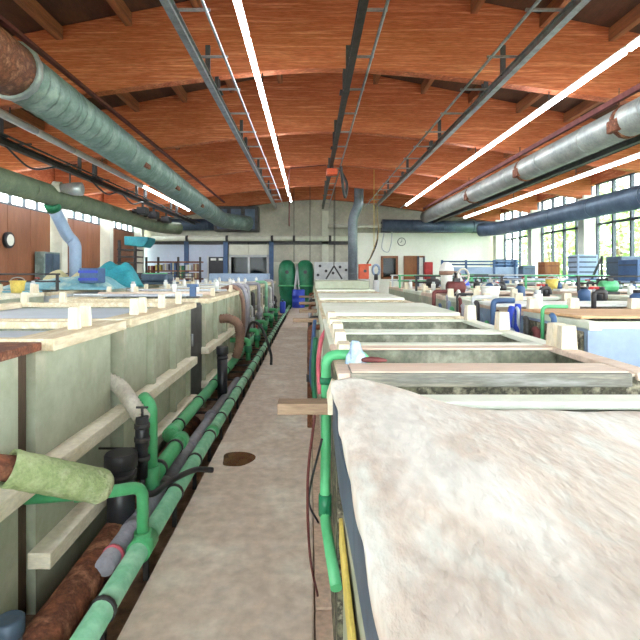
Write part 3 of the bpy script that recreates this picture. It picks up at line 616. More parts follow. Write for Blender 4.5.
# hoist on middle rail
t = thing('hoist', 'orange electric hoist hanging from the middle crane rail', 'hoist', (.66, 15, H+2.9))
box(.5, .82, 14.9, 15.2, H+2.92, H+3.12).build('motor', 'orange', t, bevel=.03); box(.56, .72, 15.2, 15.35, H+2.95, H+3.1).build('gearbox', 'darkmetal', t, bevel=.02)
for dx in (-.04, .04): tube([(.66+dx, 15.05, H+3.1), (.66+dx, 15.05, H+3.22)], .015, 8).build('trolley_bolt', 'darkmetal', t)
hose('bundle of dark cable loops hanging beside the hoist', [(.95, 15.4, H+3.28), (1.02, 15.5, H+2.7), (1.1, 15.6, H+2.35), (1.15, 15.7, H+2.8), (.95, 15.9, H+3.28)], .045, 'darkmetal', cat='cable', name='cable')
tag(tube(bend([(.55, 17.3, H+3.72), (-.72, 17.3, H+3.6), (-.72, 17.3, H+1.6)], .1), .02, 8).build('conduit', 'crimson'), 'thin dark conduit bending down left of the hoist', 'conduit')
hose('thin ochre cable hanging down near the upright duct', [(2.9, 20, H+3.5), (2.7, 20, H+3.2), (2.7, 20, H+2.2), (2.72, 20, H+1.5), (2.3, 20, H+.3)], .014, 'ochre', cat='cable', name='cable')
hose('black cable curving down to the orange motor', [(2.75, 20.2, H+1.7), (2.7, 20.2, H+1.2), (2.5, 20.2, H+.7), (2.3, 20.2, H+.35)], .03, 'black', cat='cable', name='cable')
hose('pale cable loop hanging before the white partition', [(PX(384, 24), 24, PZ(233, 24)), (PX(382, 24), 24, PZ(248, 24)), (PX(388, 24), 24, PZ(252, 24)), (PX(391, 24), 24, PZ(244, 24)), (PX(392, 24), 24, PZ(232, 24))], .025, 'lightgrey', cat='cable', name='cable')
for i, px in enumerate((294, 310, 335)):
    tag(tube([(PX(px, 24), 24, ztop(PX(px, 24))), (PX(px, 24), 24, PZ(262, 24))], .014, 6).build('pull_rod', 'darkmetal'), 'thin dark rod hanging at the back wall, %s from the left' % ORD[i], 'rod', 'hanging rods at the back')
tag(tube([(PX(374, 20), 20, ztop(PX(374, 20))), (PX(374, 20), 20, PZ(250, 20))], .012, 6).build('pull_rod', 'yellow'), 'thin yellow rod hanging left of the clock', 'rod')
# motors hanging under left black rail
for i, (px, Y) in enumerate([(141, 17.2), (152, 18.4), (163, 20)]):
    x = -5.75; t = thing('hanging_motor', 'small black motor hanging under the left black rail, %s from the camera' % ORD[i], 'motor', (x, Y, H+2.0), 'motors under the left rail')
    box(x-.16, x+.16, Y-.2, Y+.2, H+1.98, H+2.24).build('motor', 'black', t, bevel=.03); box(x-.03, x+.03, Y-.05, Y+.05, H+2.24, H+2.39).build('hook_bar', 'darkmetal', t); tube([(x-.16, Y-.1, H+2.1), (x-.32, Y-.1, H+2.1)], .07, 12).build('drum', 'darkmetal', t)
t = thing('fan', 'silver fan unit hanging above the left olive duct', 'fan', (-5.7, 12.2, H+2.05)); x = PX(70, 12)
tube([(x-.42, 12, PZ(187, 12)), (x-.38, 12, PZ(187, 12)), (x-.2, 12, PZ(187, 12))], [.08, .14, .12], 16).build('end_bell', 'hosewhite', t)
tube([(x-.2, 12, PZ(188, 12)), (x+.1, 12, PZ(189, 12)), (x+.28, 12, PZ(189, 12)), (x+.3, 12, PZ(189, 12))], [.1, .16, .16, .1], 16).build('housing', 'silver', t); tube([(x, 12, PZ(188, 12)), (x, 12, PZ(188, 12)+.5)], .02, 8).build('hanger', 'darkmetal', t)
hose('slack black cable under the left rail', [(-5.75, 9.4, H+2.4), (-5.75, 10.3, H+2.15), (-5.75, 11.3, H+2.38)], .02, 'black', cat='cable', name='cable')
hose('slack dark cable hanging along the left black rail farther back', [(-5.7, 13, H+2.4), (-5.7, 14, H+2.2), (-5.7, 15, H+2.4), (-5.7, 16, H+2.2), (-5.7, 17, H+2.4)], .025, 'black', cat='cable', name='cable')
# ------------------------------------------------------------------ far end: machines, clock, cabinets
x = PX(401, YB); t = thing('clock', 'round white wall clock with dark rim on the white partition', 'clock', (x, YB-.14, PZ(242, YB)))
z = PZ(242, YB); tube([(x, YB-.12, z), (x, YB-.18, z)], .215, 24).build('rim', 'black', t); tube([(x, YB-.175, z), (x, YB-.185, z)], .185, 24).build('face', 'clockface', t)
MB().bar((x, YB-.19, z), (x+.02, YB-.19, z+.14), .02, .006, (0, 1, 0)).build('minute_hand', 'black', t); MB().bar((x, YB-.19, z), (x-.09, YB-.19, z-.03), .025, .006, (0, 1, 0)).build('hour_hand', 'black', t)
Yc = 15.4; x = XL+.02; z = PZ(239, 14.3); t = thing('wall_dial', 'round dark rimmed white dial on the brown left wall', 'dial', (x, 14.6, z))  # clock-like dial on the wall, gives no light
yy = 14.75; tube([(XL-.04, yy, z), (XL+.06, yy, z)], .24, 24).build('rim', 'black', t); tube([(XL+.055, yy, z), (XL+.075, yy, z)], .17, 24).build('face', 'clockface', t)
def green_hood(px, lab):
    Y = 25.1; x = PX(px, Y); t = thing('green_machine', lab, 'machine', (x, Y, -.12), 'green machines at the aisle end')
    prof = [(-.12, .36), (.35, .36), (.5, .33), (.55, .36), (1.1, .42), (1.8, .44), (2.12, .38), (2.3, .22), (2.33, .05)]
    tube([(x, Y, z) for z, r in prof], [r for z, r in prof], 20).build('housing', 'darkgreen', t)
    tube([(x+.02, Y-.36, 1.72), (x+.02, Y-.5, 1.72)], .09, 14).build('port', 'black', t)
    ringtube((x, Y, 1.0), (x, Y, 1.08), .46, .46).build('band', 'greenpipe', t)
green_hood(287, 'rounded green machine housing at the aisle end, left of two'); green_hood(305, 'rounded green machine housing at the aisle end, right of two')
t = thing('frame_stand', 'grey tripod stand between the two green machines', 'stand', (PX(297, 24.8), 24.8, -.12))
for px in (293, 301): MB().bar((PX(px, 24.8), 24.8, -.1), (PX(297, 24.8), 24.8, PZ(264, 24.8)), .07, .07).build('leg', 'lightgrey', t)
MB().bar((PX(297, 25.2), 25.2, -.1), (PX(297, 24.8), 24.8, PZ(264, 24.8)), .07, .07).build('leg', 'lightgrey', t)
def drum(x, y, r, h, lab, m_='blue'):
    t = thing('drum', lab, 'drum', (x, y, 0))
    tube([(x, y, 0), (x, y, .02), (x, y, h*.33), (x, y, h*.35), (x, y, h*.37), (x, y, h*.65), (x, y, h*.67), (x, y, h*.69), (x, y, h-.03), (x, y, h)], [r*.94, r, r, r*1.04, r, r, r*1.04, r, r, r*.95], 20).build('body', m_, t)
    tube([(x, y, h), (x, y, h+.02)], r*.9, 20).build('lid', m_, t)
drum(PX(298.5, 24.2), 24.2, .31, .86, 'bright blue plastic drum standing at the far end of the aisle')
t = thing('jerrycan', 'blue canister leaning by the far left pipes', 'canister', (-.86, 19, 0)); 
box(-1.12, -.92, 18.5, 18.9, .19, .62).build('body', 'blue', t, bevel=.04); tube([(-1.02, 18.6, .62), (-1.02, 18.6, .68)], .035, 10).build('cap', 'black', t); tube(bend([(-1.02, 18.66, .6), (-1.02, 18.66, .68), (-1.02, 18.84, .68), (-1.02, 18.84, .6)], .03), .015, 8).build('handle', 'blue', t)
t = thing('control_panel', 'pale grey control panel with dark round knobs at the far end', 'control panel', (PX(331, 24.5), 24.5, -.12))
Y = 24.5; box(PX(314, Y), PX(349, Y), Y, Y+.4, -.12, PZ(262, Y)).build('cabinet', 'lightgrey', t, bevel=.02)
for px, py in ((318, 275), (326, 271), (333, 273), (346, 270), (340, 267), (320, 266)): tube([(PX(px, Y), Y, PZ(py, Y)), (PX(px, Y), Y-.05, PZ(py, Y))], .07, 12).build('knob', 'black', t)
t = thing('lifting_frame', 'black inverted V lifting frame before the control panel', 'frame', (PX(334, 23), 23, 1.3))
for px in (326, 342): MB().bar((PX(px, 23), 23, PZ(279, 23)), (PX(334, 23), 23, PZ(266, 23)), .07, .07).build('strut', 'black', t)
tube([(PX(334, 23), 23, PZ(266, 23)), (PX(334, 23), 23, ztop(1.1))], .016, 8).build('chain', 'darkmetal', t)
# orange motor with wheel
Y = 19.5; t = thing('orange_motor', 'orange machine box beside the upright duct', 'machine', (PX(365, Y), Y, 1.0))
box(PX(359, Y), PX(369, Y), Y, Y+.4, PZ(279, Y), PZ(264, Y)).build('body', 'orange', t, bevel=.03); tube([(PX(365, Y), Y, PZ(271, Y)), (PX(365, Y), Y-.06, PZ(271, Y))], .06, 12).build('hub', 'black', t)
box(PX(366, Y), PX(371, Y), Y-.1, Y, PZ(266, Y), PZ(264, Y)).build('lip', 'orange', t, bevel=.01); box(PX(360, Y), PX(370, Y), Y+.05, Y+.35, -.12, PZ(279, Y)).build('pedestal', 'lightgrey', t)
t = thing('grey_pump', 'pale grey pump with a round head beside the orange machine', 'pump', (PX(376, Y), Y, 0)); x = PX(376, Y)
m = MB(); N = 16
m.tube([(x+.13*math.cos(2*PI*k/N), Y, PZ(270, Y)+.2*math.sin(2*PI*k/N)) for k in range(N+1)], .045, 8); m.build('ring_head', 'palebluesteel', t)
tube([(x, Y, -.12), (x, Y, PZ(280, Y))], .12, 12).build('body', 'lightgrey', t); tube([(x, Y, PZ(280, Y)), (x, Y, PZ(274, Y))], .08, 12).build('neck', 'darkmetal', t)
# wide blue machine at back right
Y = 22.5; t = thing('wash_machine', 'long blue-grey wash machine with rails before the white partition', 'machine', (PX(480, Y), Y, -.12))
box(PX(446, Y), PX(519, Y), Y, Y+1.0, -.12, PZ(267, Y)).build('trough', 'palebluesteel', t, bevel=.03)
for z in (PZ(261.5, Y), PZ(264.5, Y)): tube([(PX(441, Y), Y, z), (PX(519, Y), Y, z)], .035, 8).build('rail', 'bluesteel', t)
for px in (442, 466, 494, 515): box(PX(px, Y)-.04, PX(px, Y)+.04, Y-.05, Y+.05, -.12, PZ(260, Y)).build('post', 'bluesteel', t)
for i, px in enumerate((500, 508, 515)): box(PX(px, Y), PX(px+6, Y), Y+.3, Y+.7, PZ(267, Y), PZ(259, Y)).build('control_box', 'bluesteel', t, bevel=.02)
# pump and handwheel frame in mid right
Y = 9.55; x = PX(446.5, Y); t = thing('white_pump', 'white upright pump with a brown band among the right tanks', 'pump', (x, Y, .4))
tube([(x, Y, 1.32), (x, Y, PZ(276, Y)), (x, Y, PZ(275, Y))], [.1, .11, .12], 16).build('column', 'white', t); ringtube((x, Y, PZ(275, Y)), (x, Y, PZ(271, Y)), .14, .14).build('band', 'hosebrown', t)
tube([(x, Y, PZ(271, Y)), (x, Y, PZ(268, Y)), (x, Y, PZ(264, Y)), (x, Y, PZ(262, Y))], [.14, .13, .09, .04], 16).build('head', 'white', t); tube(bend([(x+.1, Y, PZ(273, Y)), (x+.25, Y, PZ(273, Y)), (x+.28, Y, PZ(285, Y))], .06), .035, 10).build('elbow', 'hosebrown', t)
Y = 9.0; x = PX(461, Y); t = thing('handwheel_frame', 'grey slanting frame with a handwheel right of the white pump', 'frame', (x, Y, .6))
MB().bar((x-.1, Y, PZ(273, Y)), (x+.16, Y, PZ(300, Y)), .05, .1).build('strut', 'lightgrey', t); MB().bar((x-.1, Y, PZ(273, Y)), (x-.1, Y, PZ(304, Y)), .05, .05).build('post', 'darkmetal', t)
MB().tube([(x+.02+.1*math.cos(2*PI*k/N), Y-.06, PZ(276, Y)+.13*math.sin(2*PI*k/N)) for k in range(N+1)], .018, 8).build('handwheel', 'hosewhite', t); tube([(x+.02, Y-.06, PZ(276, Y)), (x+.02, Y+.05, PZ(276, Y))], .02, 8).build('axle', 'darkmetal', t)
MB().bar((x+.02-.1, Y-.06, PZ(276, Y)), (x+.12, Y-.06, PZ(276, Y)), .02, .02).build('spoke', 'hosewhite', t)
tag(box(PX(425, 24), PX(433, 24), 24, 24.3, -.12, PZ(262, 24)).build('red_cabinet', 'red', bevel=.03), 'small red cabinet right of the brown door', 'cabinet')
# crates and boards along the right windows
def crate(lab, px0, px1, py0, py1, Y, m_, d=.5, cat='crate', ribsn=3, rm=None, zb=None):
    x0, x1, z1, z0 = PX(px0, Y), PX(px1, Y), PZ(py0, Y), PZ(py1, Y)
    t = thing(cat.replace(' ', '_'), lab, cat, ((x0+x1)/2, Y, z0)); box(x0, x1, Y, Y+d, z0, z1).build('body', m_, t, bevel=.015)
    for k in range(ribsn):
        z = z0+(z1-z0)*(k+.5)/ribsn; box(x0-.012, x1+.012, Y-.012, Y+.02, z-.025, z+.025).build('rail', rm or m_, t)
    return t
bench = thing('bench', 'long low bench under the right windows', 'bench', (8.9, 15, -.12))
box(8.2, 9.4, 8, 22.0, 1.42, 1.48).build('top', 'palebluesteel', bench, bevel=.01)
for y in (8.3, 12, 15.5, 19, 21.7):
    for x in (8.3, 9.3): box(x-.04, x+.04, y-.04, y+.04, -.12, 1.42).build('leg', 'bluesteel', bench)
def on_bench(lab, y0, y1, x0, x1, h, m_, cat, n=3):
    t = thing(cat.replace(' ', '_'), lab, cat, ((x0+x1)/2, (y0+y1)/2, 1.48)); box(x0, x1, y0, y1, 1.48, 1.48+h).build('body', m_, t, bevel=.012)
    for k in range(n):
        z = 1.48+h*(k+.5)/n; box(x0-.012, x0+.01, y0+.05, y1-.05, z-.02, z+.02).build('slat', 'framedark' if m_ != 'doorbrown' else 'rust', t)
        box(x0+.05, x1-.05, y0-.012, y0+.01, z-.02, z+.02).build('slat', 'framedark' if m_ != 'doorbrown' else 'rust', t)
on_bench('blue-grey ribbed cabinet on the bench under the windows', 15.6, 16.2, 8.35, 8.98, .78, 'palebluesteel', 'cabinet', 5)
on_bench('brown board box on the bench, left of the blue-grey cabinet', 18.6, 19.2, 8.75, 9.3, .62, 'doorbrown', 'box', 2)
on_bench('dark blue stacked crate at the right edge of the picture', 12.6, 13.4, 8.25, 9.3, .55, 'bluesteel', 'crate', 2)
on_bench('purple-grey crate behind the dark blue crate on the bench', 13.5, 14.2, 8.4, 9.3, .66, 'ductblue', 'crate', 2)
on_bench('small grey box far along the window bench', 20.4, 20.9, 8.7, 9.2, .5, 'ductblue', 'box', 2)
t = thing('bracket', 'dark leaning metal bracket on the window bench', 'bracket', (8.7, 15.0, 1.48)); MB().bar((8.45, 15.0, 1.5), (8.75, 15.0, 2.15), .05, .05).build('brace', 'black', t); MB().bar((8.75, 15, 1.48), (8.75, 15, 2.2), .05, .05).build('post', 'black', t); box(8.4, 8.85, 14.95, 15.05, 1.48, 1.52).build('foot', 'bluesteel', t)
# clutter between right rows and on tanks
rnd = random.Random(5)
hose('blue coiled hose hanging between the right rows', [(2.0, 4.95, 1.36), (1.95, 4.9, 1.2), (1.97, 4.85, .9), (2.05, 4.95, 1.2), (2.08, 5.0, 1.38)], .032, 'blue')
cols = [('pvc', 'grey'), ('palebluesteel', 'pale blue'), ('greenpipe', 'green'), ('bluesteel', 'blue'), ('lightgrey', 'pale grey'), ('darkmetal', 'dark'), ('crimson', 'dark red')]
k = 0
for k in range(24):
    y = 3.9+k*.17+.03*(k % 3); m_, nm = cols[(k*3) % 7]; x = 2.05-.05*(k % 3); r = .016+.007*(k % 3); zt = 1.12+.07*((k*3) % 5)
    t = thing('feed_pipe', '%s feed pipe between the two right rows, %s from the camera' % (nm, ORD[k]), 'pipe', (x, y, -.12), 'feed pipes between the right rows')
    tube(bend([(x, y, -.12), (x, y, zt), (x+.22, y, zt) if zt > 1.36 else (x, y+.04, zt+.02)], .05), r, 10).build('pipe', m_, t)
    ringtube((x, y, .95), (x, y, 1.02), r*1.4, r*1.4).build('coupling', 'darkmetal', t); ringtube((x, y, 1.06), (x, y, 1.09), r*1.5, r*1.5).build('collar', 'galv', t)
for i, (y, z, m_) in enumerate([(4, 1.1, 'palebluesteel'), (4, .95, 'bluesteel'), (4.1, .8, 'greenpipe')]):
    t = thing('service_pipe', '%s service pipe running lengthwise between the right rows, %s from top' % ({'palebluesteel': 'pale blue', 'bluesteel': 'blue', 'greenpipe': 'green'}[m_], ORD[i]), 'pipe', (1.9, 8, z))
    xx = 1.9-.07*i; tube([(xx, y, z), (xx, 12, z)], .035, 10).build('pipe_run', m_, t)
    for yy in (4.3, 5.7, 7.2, 9.0, 10.5): box(xx, 2.15, yy-.015, yy+.015, z-.06, z-.036).build('bracket', 'darkmetal', t)
# items standing on the rims of second/third right rows and left wall row
k = 0
items = ['bucket', 'canister', 'box', 'motor']
def bucket(x, y, z, lab, m_, r=.13, h=.24):
    t = thing('bucket', lab, 'bucket', (x, y, z)); tube([(x, y, z), (x, y, z+h)], [r*.8, r], 16).build('body', m_, t); ringtube((x, y, z+h-.02), (x, y, z+h+.005), r*1.06, r*1.06).build('rim', m_, t); tube([(x+r*math.cos(a), y, z+h+r*.5*math.sin(a)) for a in [PI*k/8 for k in range(9)]], .008, 6).build('handle', 'galv', t)
def motor(x, y, z, lab, m_):
    t = thing('pump_motor', lab, 'motor', (x, y, z)); box(x-.14, x+.14, y-.08, y+.08, z, z+.04).build('foot', 'darkmetal', t); tube([(x-.16, y, z+.14), (x-.14, y, z+.14), (x+.12, y, z+.14), (x+.14, y, z+.14)], [.07, .1, .1, .06], 14).build('housing', m_, t); box(x-.05, x+.05, y-.05, y+.05, z+.23, z+.29).build('terminal_box', 'darkmetal', t); tube([(x+.14, y, z+.14), (x+.22, y, z+.14)], .03, 10).build('shaft', 'galv', t)
def rack(x, y, z, w, lab, m_):
    t = thing('rod_rack', lab, 'rack', (x, y, z))
    for dx in (0, w): box(x+dx-.02, x+dx+.02, y-.02, y+.02, z, z+.32).build('post', m_, t)
    for zz in (.18, .31): tube([(x-.05, y, z+zz), (x+w+.05, y, z+zz)], .016, 8).build('rod', m_, t)
zR = 1.316
bucket(2.35, 6.52, zR, 'white bucket on the third tank of the second right row', 'white', .12, .2)
motor(2.4, 8.2, zR, 'dark red pump motor in the second right row', 'crimson'); motor(3.0, 9.9, zR, 'blue pump motor in the second right row', 'blue'); motor(2.9, 11.78, zR, 'dark pump motor in the second right row', 'darkmetal')
motor(5.3, 8.86, zR, 'green pump motor by the window row near the right edge', 'greenpipe'); motor(6.6, 8.86, zR, 'purple-grey pump motor at the right edge of the picture', 'ductblue'); motor(5.9, 13.47, zR, 'pale motor far in the window row', 'lightgrey')
bucket(5.2, 10.75, zR, 'pale yellow bucket in the window row', 'yellow'); bucket(6.3, 10.75, zR, 'dark bucket beside the yellow bucket', 'black'); bucket(6.5, 13.05, zR, 'white bucket in the window row', 'white'); bucket(5.6, 17.65, zR, 'green bucket far in the window row', 'greenpipe')
for i, (x, y, w_) in enumerate([(2.19, 10.3, 1.76), (2.19, 12.2, 1.76), (2.19, 13.3, 1.76), (5.05, 9.4, 1.9), (5.05, 11.7, 1.9), (5.05, 14.0, 1.9), (5.05, 16.3, 1.9), (5.05, 18.6, 1.9)]):
    rack(x, y, zR, w_, '%s rod rack over the right-hand rows, %s from the camera' % ('green' if i % 3 == 1 else 'grey', ORD[i]), 'greenpipe' if i % 3 == 1 else ('lightgrey' if i % 3 else 'darkmetal'))
for i, (x0, x1, y, m_) in enumerate([(2.2, 3.9, 8.7, 'pinkwood'), (2.2, 3.8, 9.2, 'mint'), (2.3, 3.9, 10.6, 'pine'), (5.1, 6.9, 7.4, 'pinkwood'), (5.0, 7.0, 10.0, 'white'), (5.1, 6.8, 12.2, 'pinkwood'), (5.1, 6.9, 15.0, 'mint')]):
    tag(box(x0, x1, y, y+.3, 1.322, 1.362).build('cover_board', m_, bevel=.006), '%s cover board lying across the right-hand rows, %s from the camera' % ({'pinkwood': 'pinkish', 'mint': 'mint', 'pine': 'yellowish', 'white': 'white'}[m_], ORD[i]), 'board', 'cover boards on the right rows')
# left wall row clutter
zL = 1.36
def lump(name, lab, cat, m_, cx, cy, sx, sy, h, seed, z0, ridge=None):
    mm = MB(); n1, n2 = 40, 24; V = []
    for j in range(n2+1):
        for i in range(n1+1):
            u, v = i/n1*2-1, j/n2*2-1
            e = max(0, 1-abs(v)**2.4)*max(0, 1-abs(u)**4)
            q = ridge(u) if ridge else 1
            V.append((cx+u*sx, cy+v*sy, z0+h*e*q*(1+.25*noise.noise((u*3+seed, v*2, seed)))))
    mm.add(V, [(j*(n1+1)+i, j*(n1+1)+i+1, (j+1)*(n1+1)+i+1, (j+1)*(n1+1)+i) for j in range(n2) for i in range(n1)], True)
    o = mm.build(name, m_); s2 = o.modifiers.new('thick', 'SOLIDIFY'); s2.thickness = .012; s2.offset = 1
    return tag(o, lab, cat)
lump('tarp', 'pale blue-green tarp sagging over the left wall row tanks', 'tarp', 'tarp', -5.05, 10.2, 1.15, .6, .42, 2.2, zL+.005, lambda u: .35+.55*((u+1)/2)**2)
lump('tarp', 'bright teal tarp bundle at the raised end of the pale tarp', 'tarp', 'teal', -4.45, 11.4, .55, .45, .52, 5.1, zL+.005)
lump('canvas_cover', 'beige canvas cover with two peaks near the brown wall', 'cover', 'canvas', -5.75, 12.05, .75, .42, .36, 8.4, zL+.005, lambda u: .4+.6*abs(math.sin(u*3)))
crate('deep blue open crate in front of the teal tarp', 79, 97, 268, 283, 9.45, 'bluesteel', .4, 'crate', 2, 'blue', None)
motor(-5.5, 6.13, zL, 'white motor on the left wall row near the picture edge', 'white'); motor(-4.9, 6.13, zL, 'pale grey motor beside the white motor on the left', 'lightgrey')
motor(-5.5, 8.4, zL, 'green motor on the left wall row', 'greenpipe'); bucket(-4.9, 8.38, zL, 'yellowish bucket on the left wall row', 'yellow', .12, .2); bucket(-4.72, 12.9, zL, 'white bucket past the teal tarp', 'white')
bucket(-5.0, 15.13, zL, 'green bucket far on the left wall row', 'greenpipe')
for i, (x, y, w_) in enumerate([(-6.55, 9.0, 2.0), (-6.55, 13.4, 2.0), (-6.55, 15.8, 2.0), (-6.55, 18.0, 2.0), (-6.55, 19.3, 2.0)]):
    rack(x, y, zL, w_, '%s rod rack over the left wall row, %s from the camera' % ('green' if i == 2 else 'dark', ORD[i]), 'greenpipe' if i == 2 else 'darkmetal')
t = thing('steel_cover', 'long grey steel lid lying on the far left wall row', 'cover', (-4.9, 14.2, zL)); box(-6.0, -3.9, 13.9, 14.9, 1.365, 1.42).build('sheet', 'ductblue', t, bevel=.01); box(-5.9, -4.0, 14.1, 14.7, 1.42, 1.66).build('hump', 'ductblue', t, bevel=.08)
for i, (x0, x1, y, m_) in enumerate([(-6.5, -4.5, 6.3, 'white'), (-6.5, -4.6, 8.55, 'tarp'), (-6.5, -4.6, 10.85, 'white')]):
    tag(box(x0, x1, y-.2, y+.05, zL+.002, zL+.03).build('cover_board', m_, bevel=.006), '%s cover strip across the left wall row, %s from the camera' % ({'white': 'white', 'tarp': 'pale blue'}[m_], ORD[i]), 'board', 'cover strips on the left wall row')
# far left: teal container, shelf rack, office bits
Y = 20.5; t = thing('container', 'teal container on a dark stand near the left wall', 'container', (PX(137, Y), Y, -.12))
mm = MB().prism([(PX(124, Y), PZ(245, Y)), (PX(143, Y), PZ(247, Y)), (PX(148, Y), PZ(241, Y)), (PX(148, Y), PZ(237, Y)), (PX(124, Y), PZ(236, Y))], 'y', Y, Y+1.0); mm.build('hopper', 'teal', t, bevel=.03)
for px in (118, 134): box(PX(px, Y)-.05, PX(px, Y)+.05, Y+.1, Y+.2, -.12, PZ(240, Y)).build('post', 'darkmetal', t)
for py in (249, 256, 262): box(PX(117, Y), PX(136, Y), Y, Y+.9, PZ(py+1.2, Y), PZ(py, Y)).build('shelf', 'darkmetal', t)
Y = 21.5; t = thing('storage_rack', 'grey storage rack with mixed goods before the pale back wall', 'rack', (PX(165, Y), Y, -.12))
for px in (146, 158, 178, 200): box(PX(px, Y)-.04, PX(px, Y)+.04, Y, Y+.08, -.12, PZ(257, Y)).build('upright', 'darkmetal', t)
for z in (PZ(262, Y), PZ(271, Y), PZ(279, Y)): box(PX(145, Y), PX(201, Y), Y, Y+.5, z-.03, z+.03).build('shelf', 'rust', t)
gm = ['crimson', 'lightgrey', 'bluesteel', 'yellow', 'hosebrown', 'darkgreen', 'pvc']
gn = ['dark red', 'pale grey', 'blue', 'yellow', 'brown', 'green', 'grey']
for i in range(14):
    px = 147+(i % 7)*7.6; z = PZ(271, Y)+.03 if i < 7 else PZ(279, Y)+.03; hh = .2+.04*((i*5) % 4); j = (i*3) % 7
    tt = thing('goods_box', '%s box on the %s shelf of the storage rack, %s from left' % (gn[j], 'upper' if i < 7 else 'lower', ORD[i % 7]), 'box', (PX(px, Y), Y+.2, z), 'boxes on the storage rack')
    box(PX(px, Y), PX(px+5.5, Y), Y+.08, Y+.4, z, z+hh).build('carton', gm[j], tt, bevel=.01); box(PX(px+2.2, Y), PX(px+3.4, Y), Y+.075, Y+.405, z+.0, z+hh+.004).build('tape', 'canvas', tt)
t = thing('switch_cabinet', 'green-grey switch cabinet between the brown wall panels and white column', 'cabinet', (PX(50, 16.6), 16.6, -.12)); box(XL+.03, XL+.35, 16.1, 17.1, -.12, PZ(252, 16.5)).build('body', 'ductteal', t, bevel=.015)
for a in (16.15, 16.62):
    dr = box(XL+.35, XL+.365, a, a+.43, .0, PZ(252.5, 16.5)-.05).build('door', 'ductblue', t); tube([(XL+.38, a+.38, 1.5), (XL+.38, a+.38, 1.7)], .015, 8).build('handle', 'black', dr)
tag(box(PX(208, 20), PX(268, 20), 20.2, 21, -.12, PZ(273.5, 20)).build('long_trough', 'palebluesteel', bevel=.03), 'long pale blue trough before the office window at the back', 'trough')
# chain rows far left tanks: metal rods lying across left tanks
for i, (y, x0, m_) in enumerate([(7.2, -3.4, 'silver'), (7.8, -3.3, 'pinkwood'), (9.3, -3.4, 'silver'), (11.3, -3.4, 'white'), (13.4, -3.4, 'silver'), (15.5, -3.4, 'white')]):
    tag(tube([(x0, y, 1.372), (-1.55, y, 1.372)], .022, 8).build('carrier_rod', m_), '%s carrier rod lying across the left tanks, %s from the camera' % ({'silver': 'metal', 'pinkwood': 'pinkish', 'white': 'white'}[m_], ORD[i]), 'rod', 'carrier rods on the left tanks')
t = thing('clamp', 'blue-grey clamp post on the third left tank rim', 'clamp', (-1.62, 6.9, 1.35)); box(-1.66, -1.58, 6.88, 6.96, 1.35, 1.53).build('post', 'bluesteel', t, bevel=.01); box(-1.7, -1.54, 6.86, 6.98, 1.35, 1.37).build('foot', 'black', t); box(-1.69, -1.55, 6.87, 6.97, 1.5, 1.54).build('jaw', 'bluesteel', t)

# ------------------------------------------------------------------ outdoors
struct(box(-40, 60, -40, 90, -.7, -.42).build('ground', 'grass'))
r2 = random.Random(3)
def tree(i, x, y, h):
    t = thing('tree', 'sunlit green tree outside the right windows, %s along the wall' % ORD[i], 'tree', (x, y, -.4), 'trees outside the windows')
    tube([(x, y, -.42), (x+.1, y, h*.4), (x, y+.1, h*.75)], [.18, .13, .05], 8).build('trunk', 'bark', t)
    mm = MB()
    for k in range(1500):
        a = r2.uniform(0, 2*PI); b = math.acos(r2.uniform(-1, 1)); rr = 2.1*r2.uniform(.35, 1)**.5
        c = Vector((x+rr*math.sin(b)*math.cos(a), y+rr*math.sin(b)*math.sin(a), h*.58+rr*1.3*math.cos(b)))
        d1 = Vector((r2.uniform(-1, 1), r2.uniform(-1, 1), r2.uniform(-1, 1))).normalized()*.17; d2 = d1.cross(Vector((r2.uniform(-1, 1), r2.uniform(-1, 1), 1)).normalized())*.7
        mm.add([c-d1, c+d2, c+d1, c-d2], [(0, 1, 2, 3)])
    tag(mm.build('foliage', 'leaf', t), kind='stuff')
for i in range(8): tree(i, 15.5+2.5*(i % 2), 11+i*3.6, 5.5+.8*(i % 3))

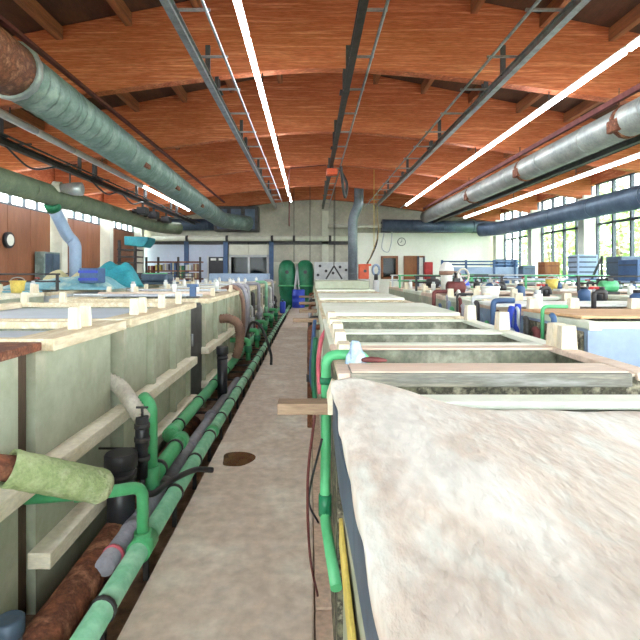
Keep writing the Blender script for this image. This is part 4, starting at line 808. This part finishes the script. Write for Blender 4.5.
# ------------------------------------------------------------------ small fittings on the farther tank rows
def fitting(x, y, z, kind, lab, group):
    if kind == 'post':
        t = thing('sleeve_post', lab, 'post', (x, y, z), group); tube([(x, y, z), (x, y, z+.16)], .045, 12).build('sleeve', 'white', t); tube([(x, y, z+.16), (x, y, z+.2)], .03, 10).build('cap', 'lightgrey', t)
    elif kind == 'valve':
        t = thing('tap', lab, 'tap', (x, y, z), group); tube(bend([(x, y, z), (x, y, z+.18), (x+.12, y, z+.18), (x+.12, y, z+.1)], .04), .025, 10).build('spout', 'darkmetal', t); tube([(x-.05, y, z+.22), (x+.05, y, z+.22)], .014, 8).build('lever', 'red', t); tube([(x, y, z+.17), (x, y, z+.22)], .014, 8).build('stem', 'galv', t)
    else:
        t = thing('jar', lab, 'jar', (x, y, z), group); tube([(x, y, z), (x, y, z+.14), (x, y, z+.17)], [.075, .075, .04], 14).build('body', {'bj': 'bluesteel', 'dj': 'black', 'gj': 'darkgreen'}[kind], t); tube([(x, y, z+.17), (x, y, z+.2)], .045, 12).build('cap', 'black', t)
KN = {'post': 'white sleeve post', 'valve': 'red-levered tap', 'bj': 'blue jar', 'dj': 'black jar', 'gj': 'green jar'}
r3 = random.Random(9)
def fill(rows, xs, ys, z, where, kinds):
    for i, y in enumerate(ys):
        for j, x in enumerate(xs):
            kd = kinds[(i*len(xs)+j*2+i) % len(kinds)]
            fitting(x+r3.uniform(-.08, .08), y, z, kd, '%s on %s, %s rim, %s from the aisle' % (KN[kd], where, ORD[i], ORD[j]), 'fittings on '+where)
fill(0, (2.4, 3.0, 3.5, 3.85), [a+.05 for a, b in st[1:]], 1.316, 'the second right row', ['post', 'dj', 'valve', 'post', 'bj'])
fill(0, (5.4, 6.0, 6.6, 6.9), [8.45+i*2.3 for i in range(6)], 1.316, 'the window row', ['post', 'valve', 'dj', 'gj', 'post', 'bj'])
fill(0, (-4.8, -5.4, -6.0, -6.45), [4.25+i*2.25 for i in range(1, 7)], 1.356, 'the left wall row', ['post', 'dj', 'gj', 'post', 'valve'])
fill(0, (-1.9, -2.4, -3.1), [8.55, 10.5, 12.6, 14.8, 17.25], 1.346, 'the left aisle row', ['post', 'valve', 'post', 'bj'])
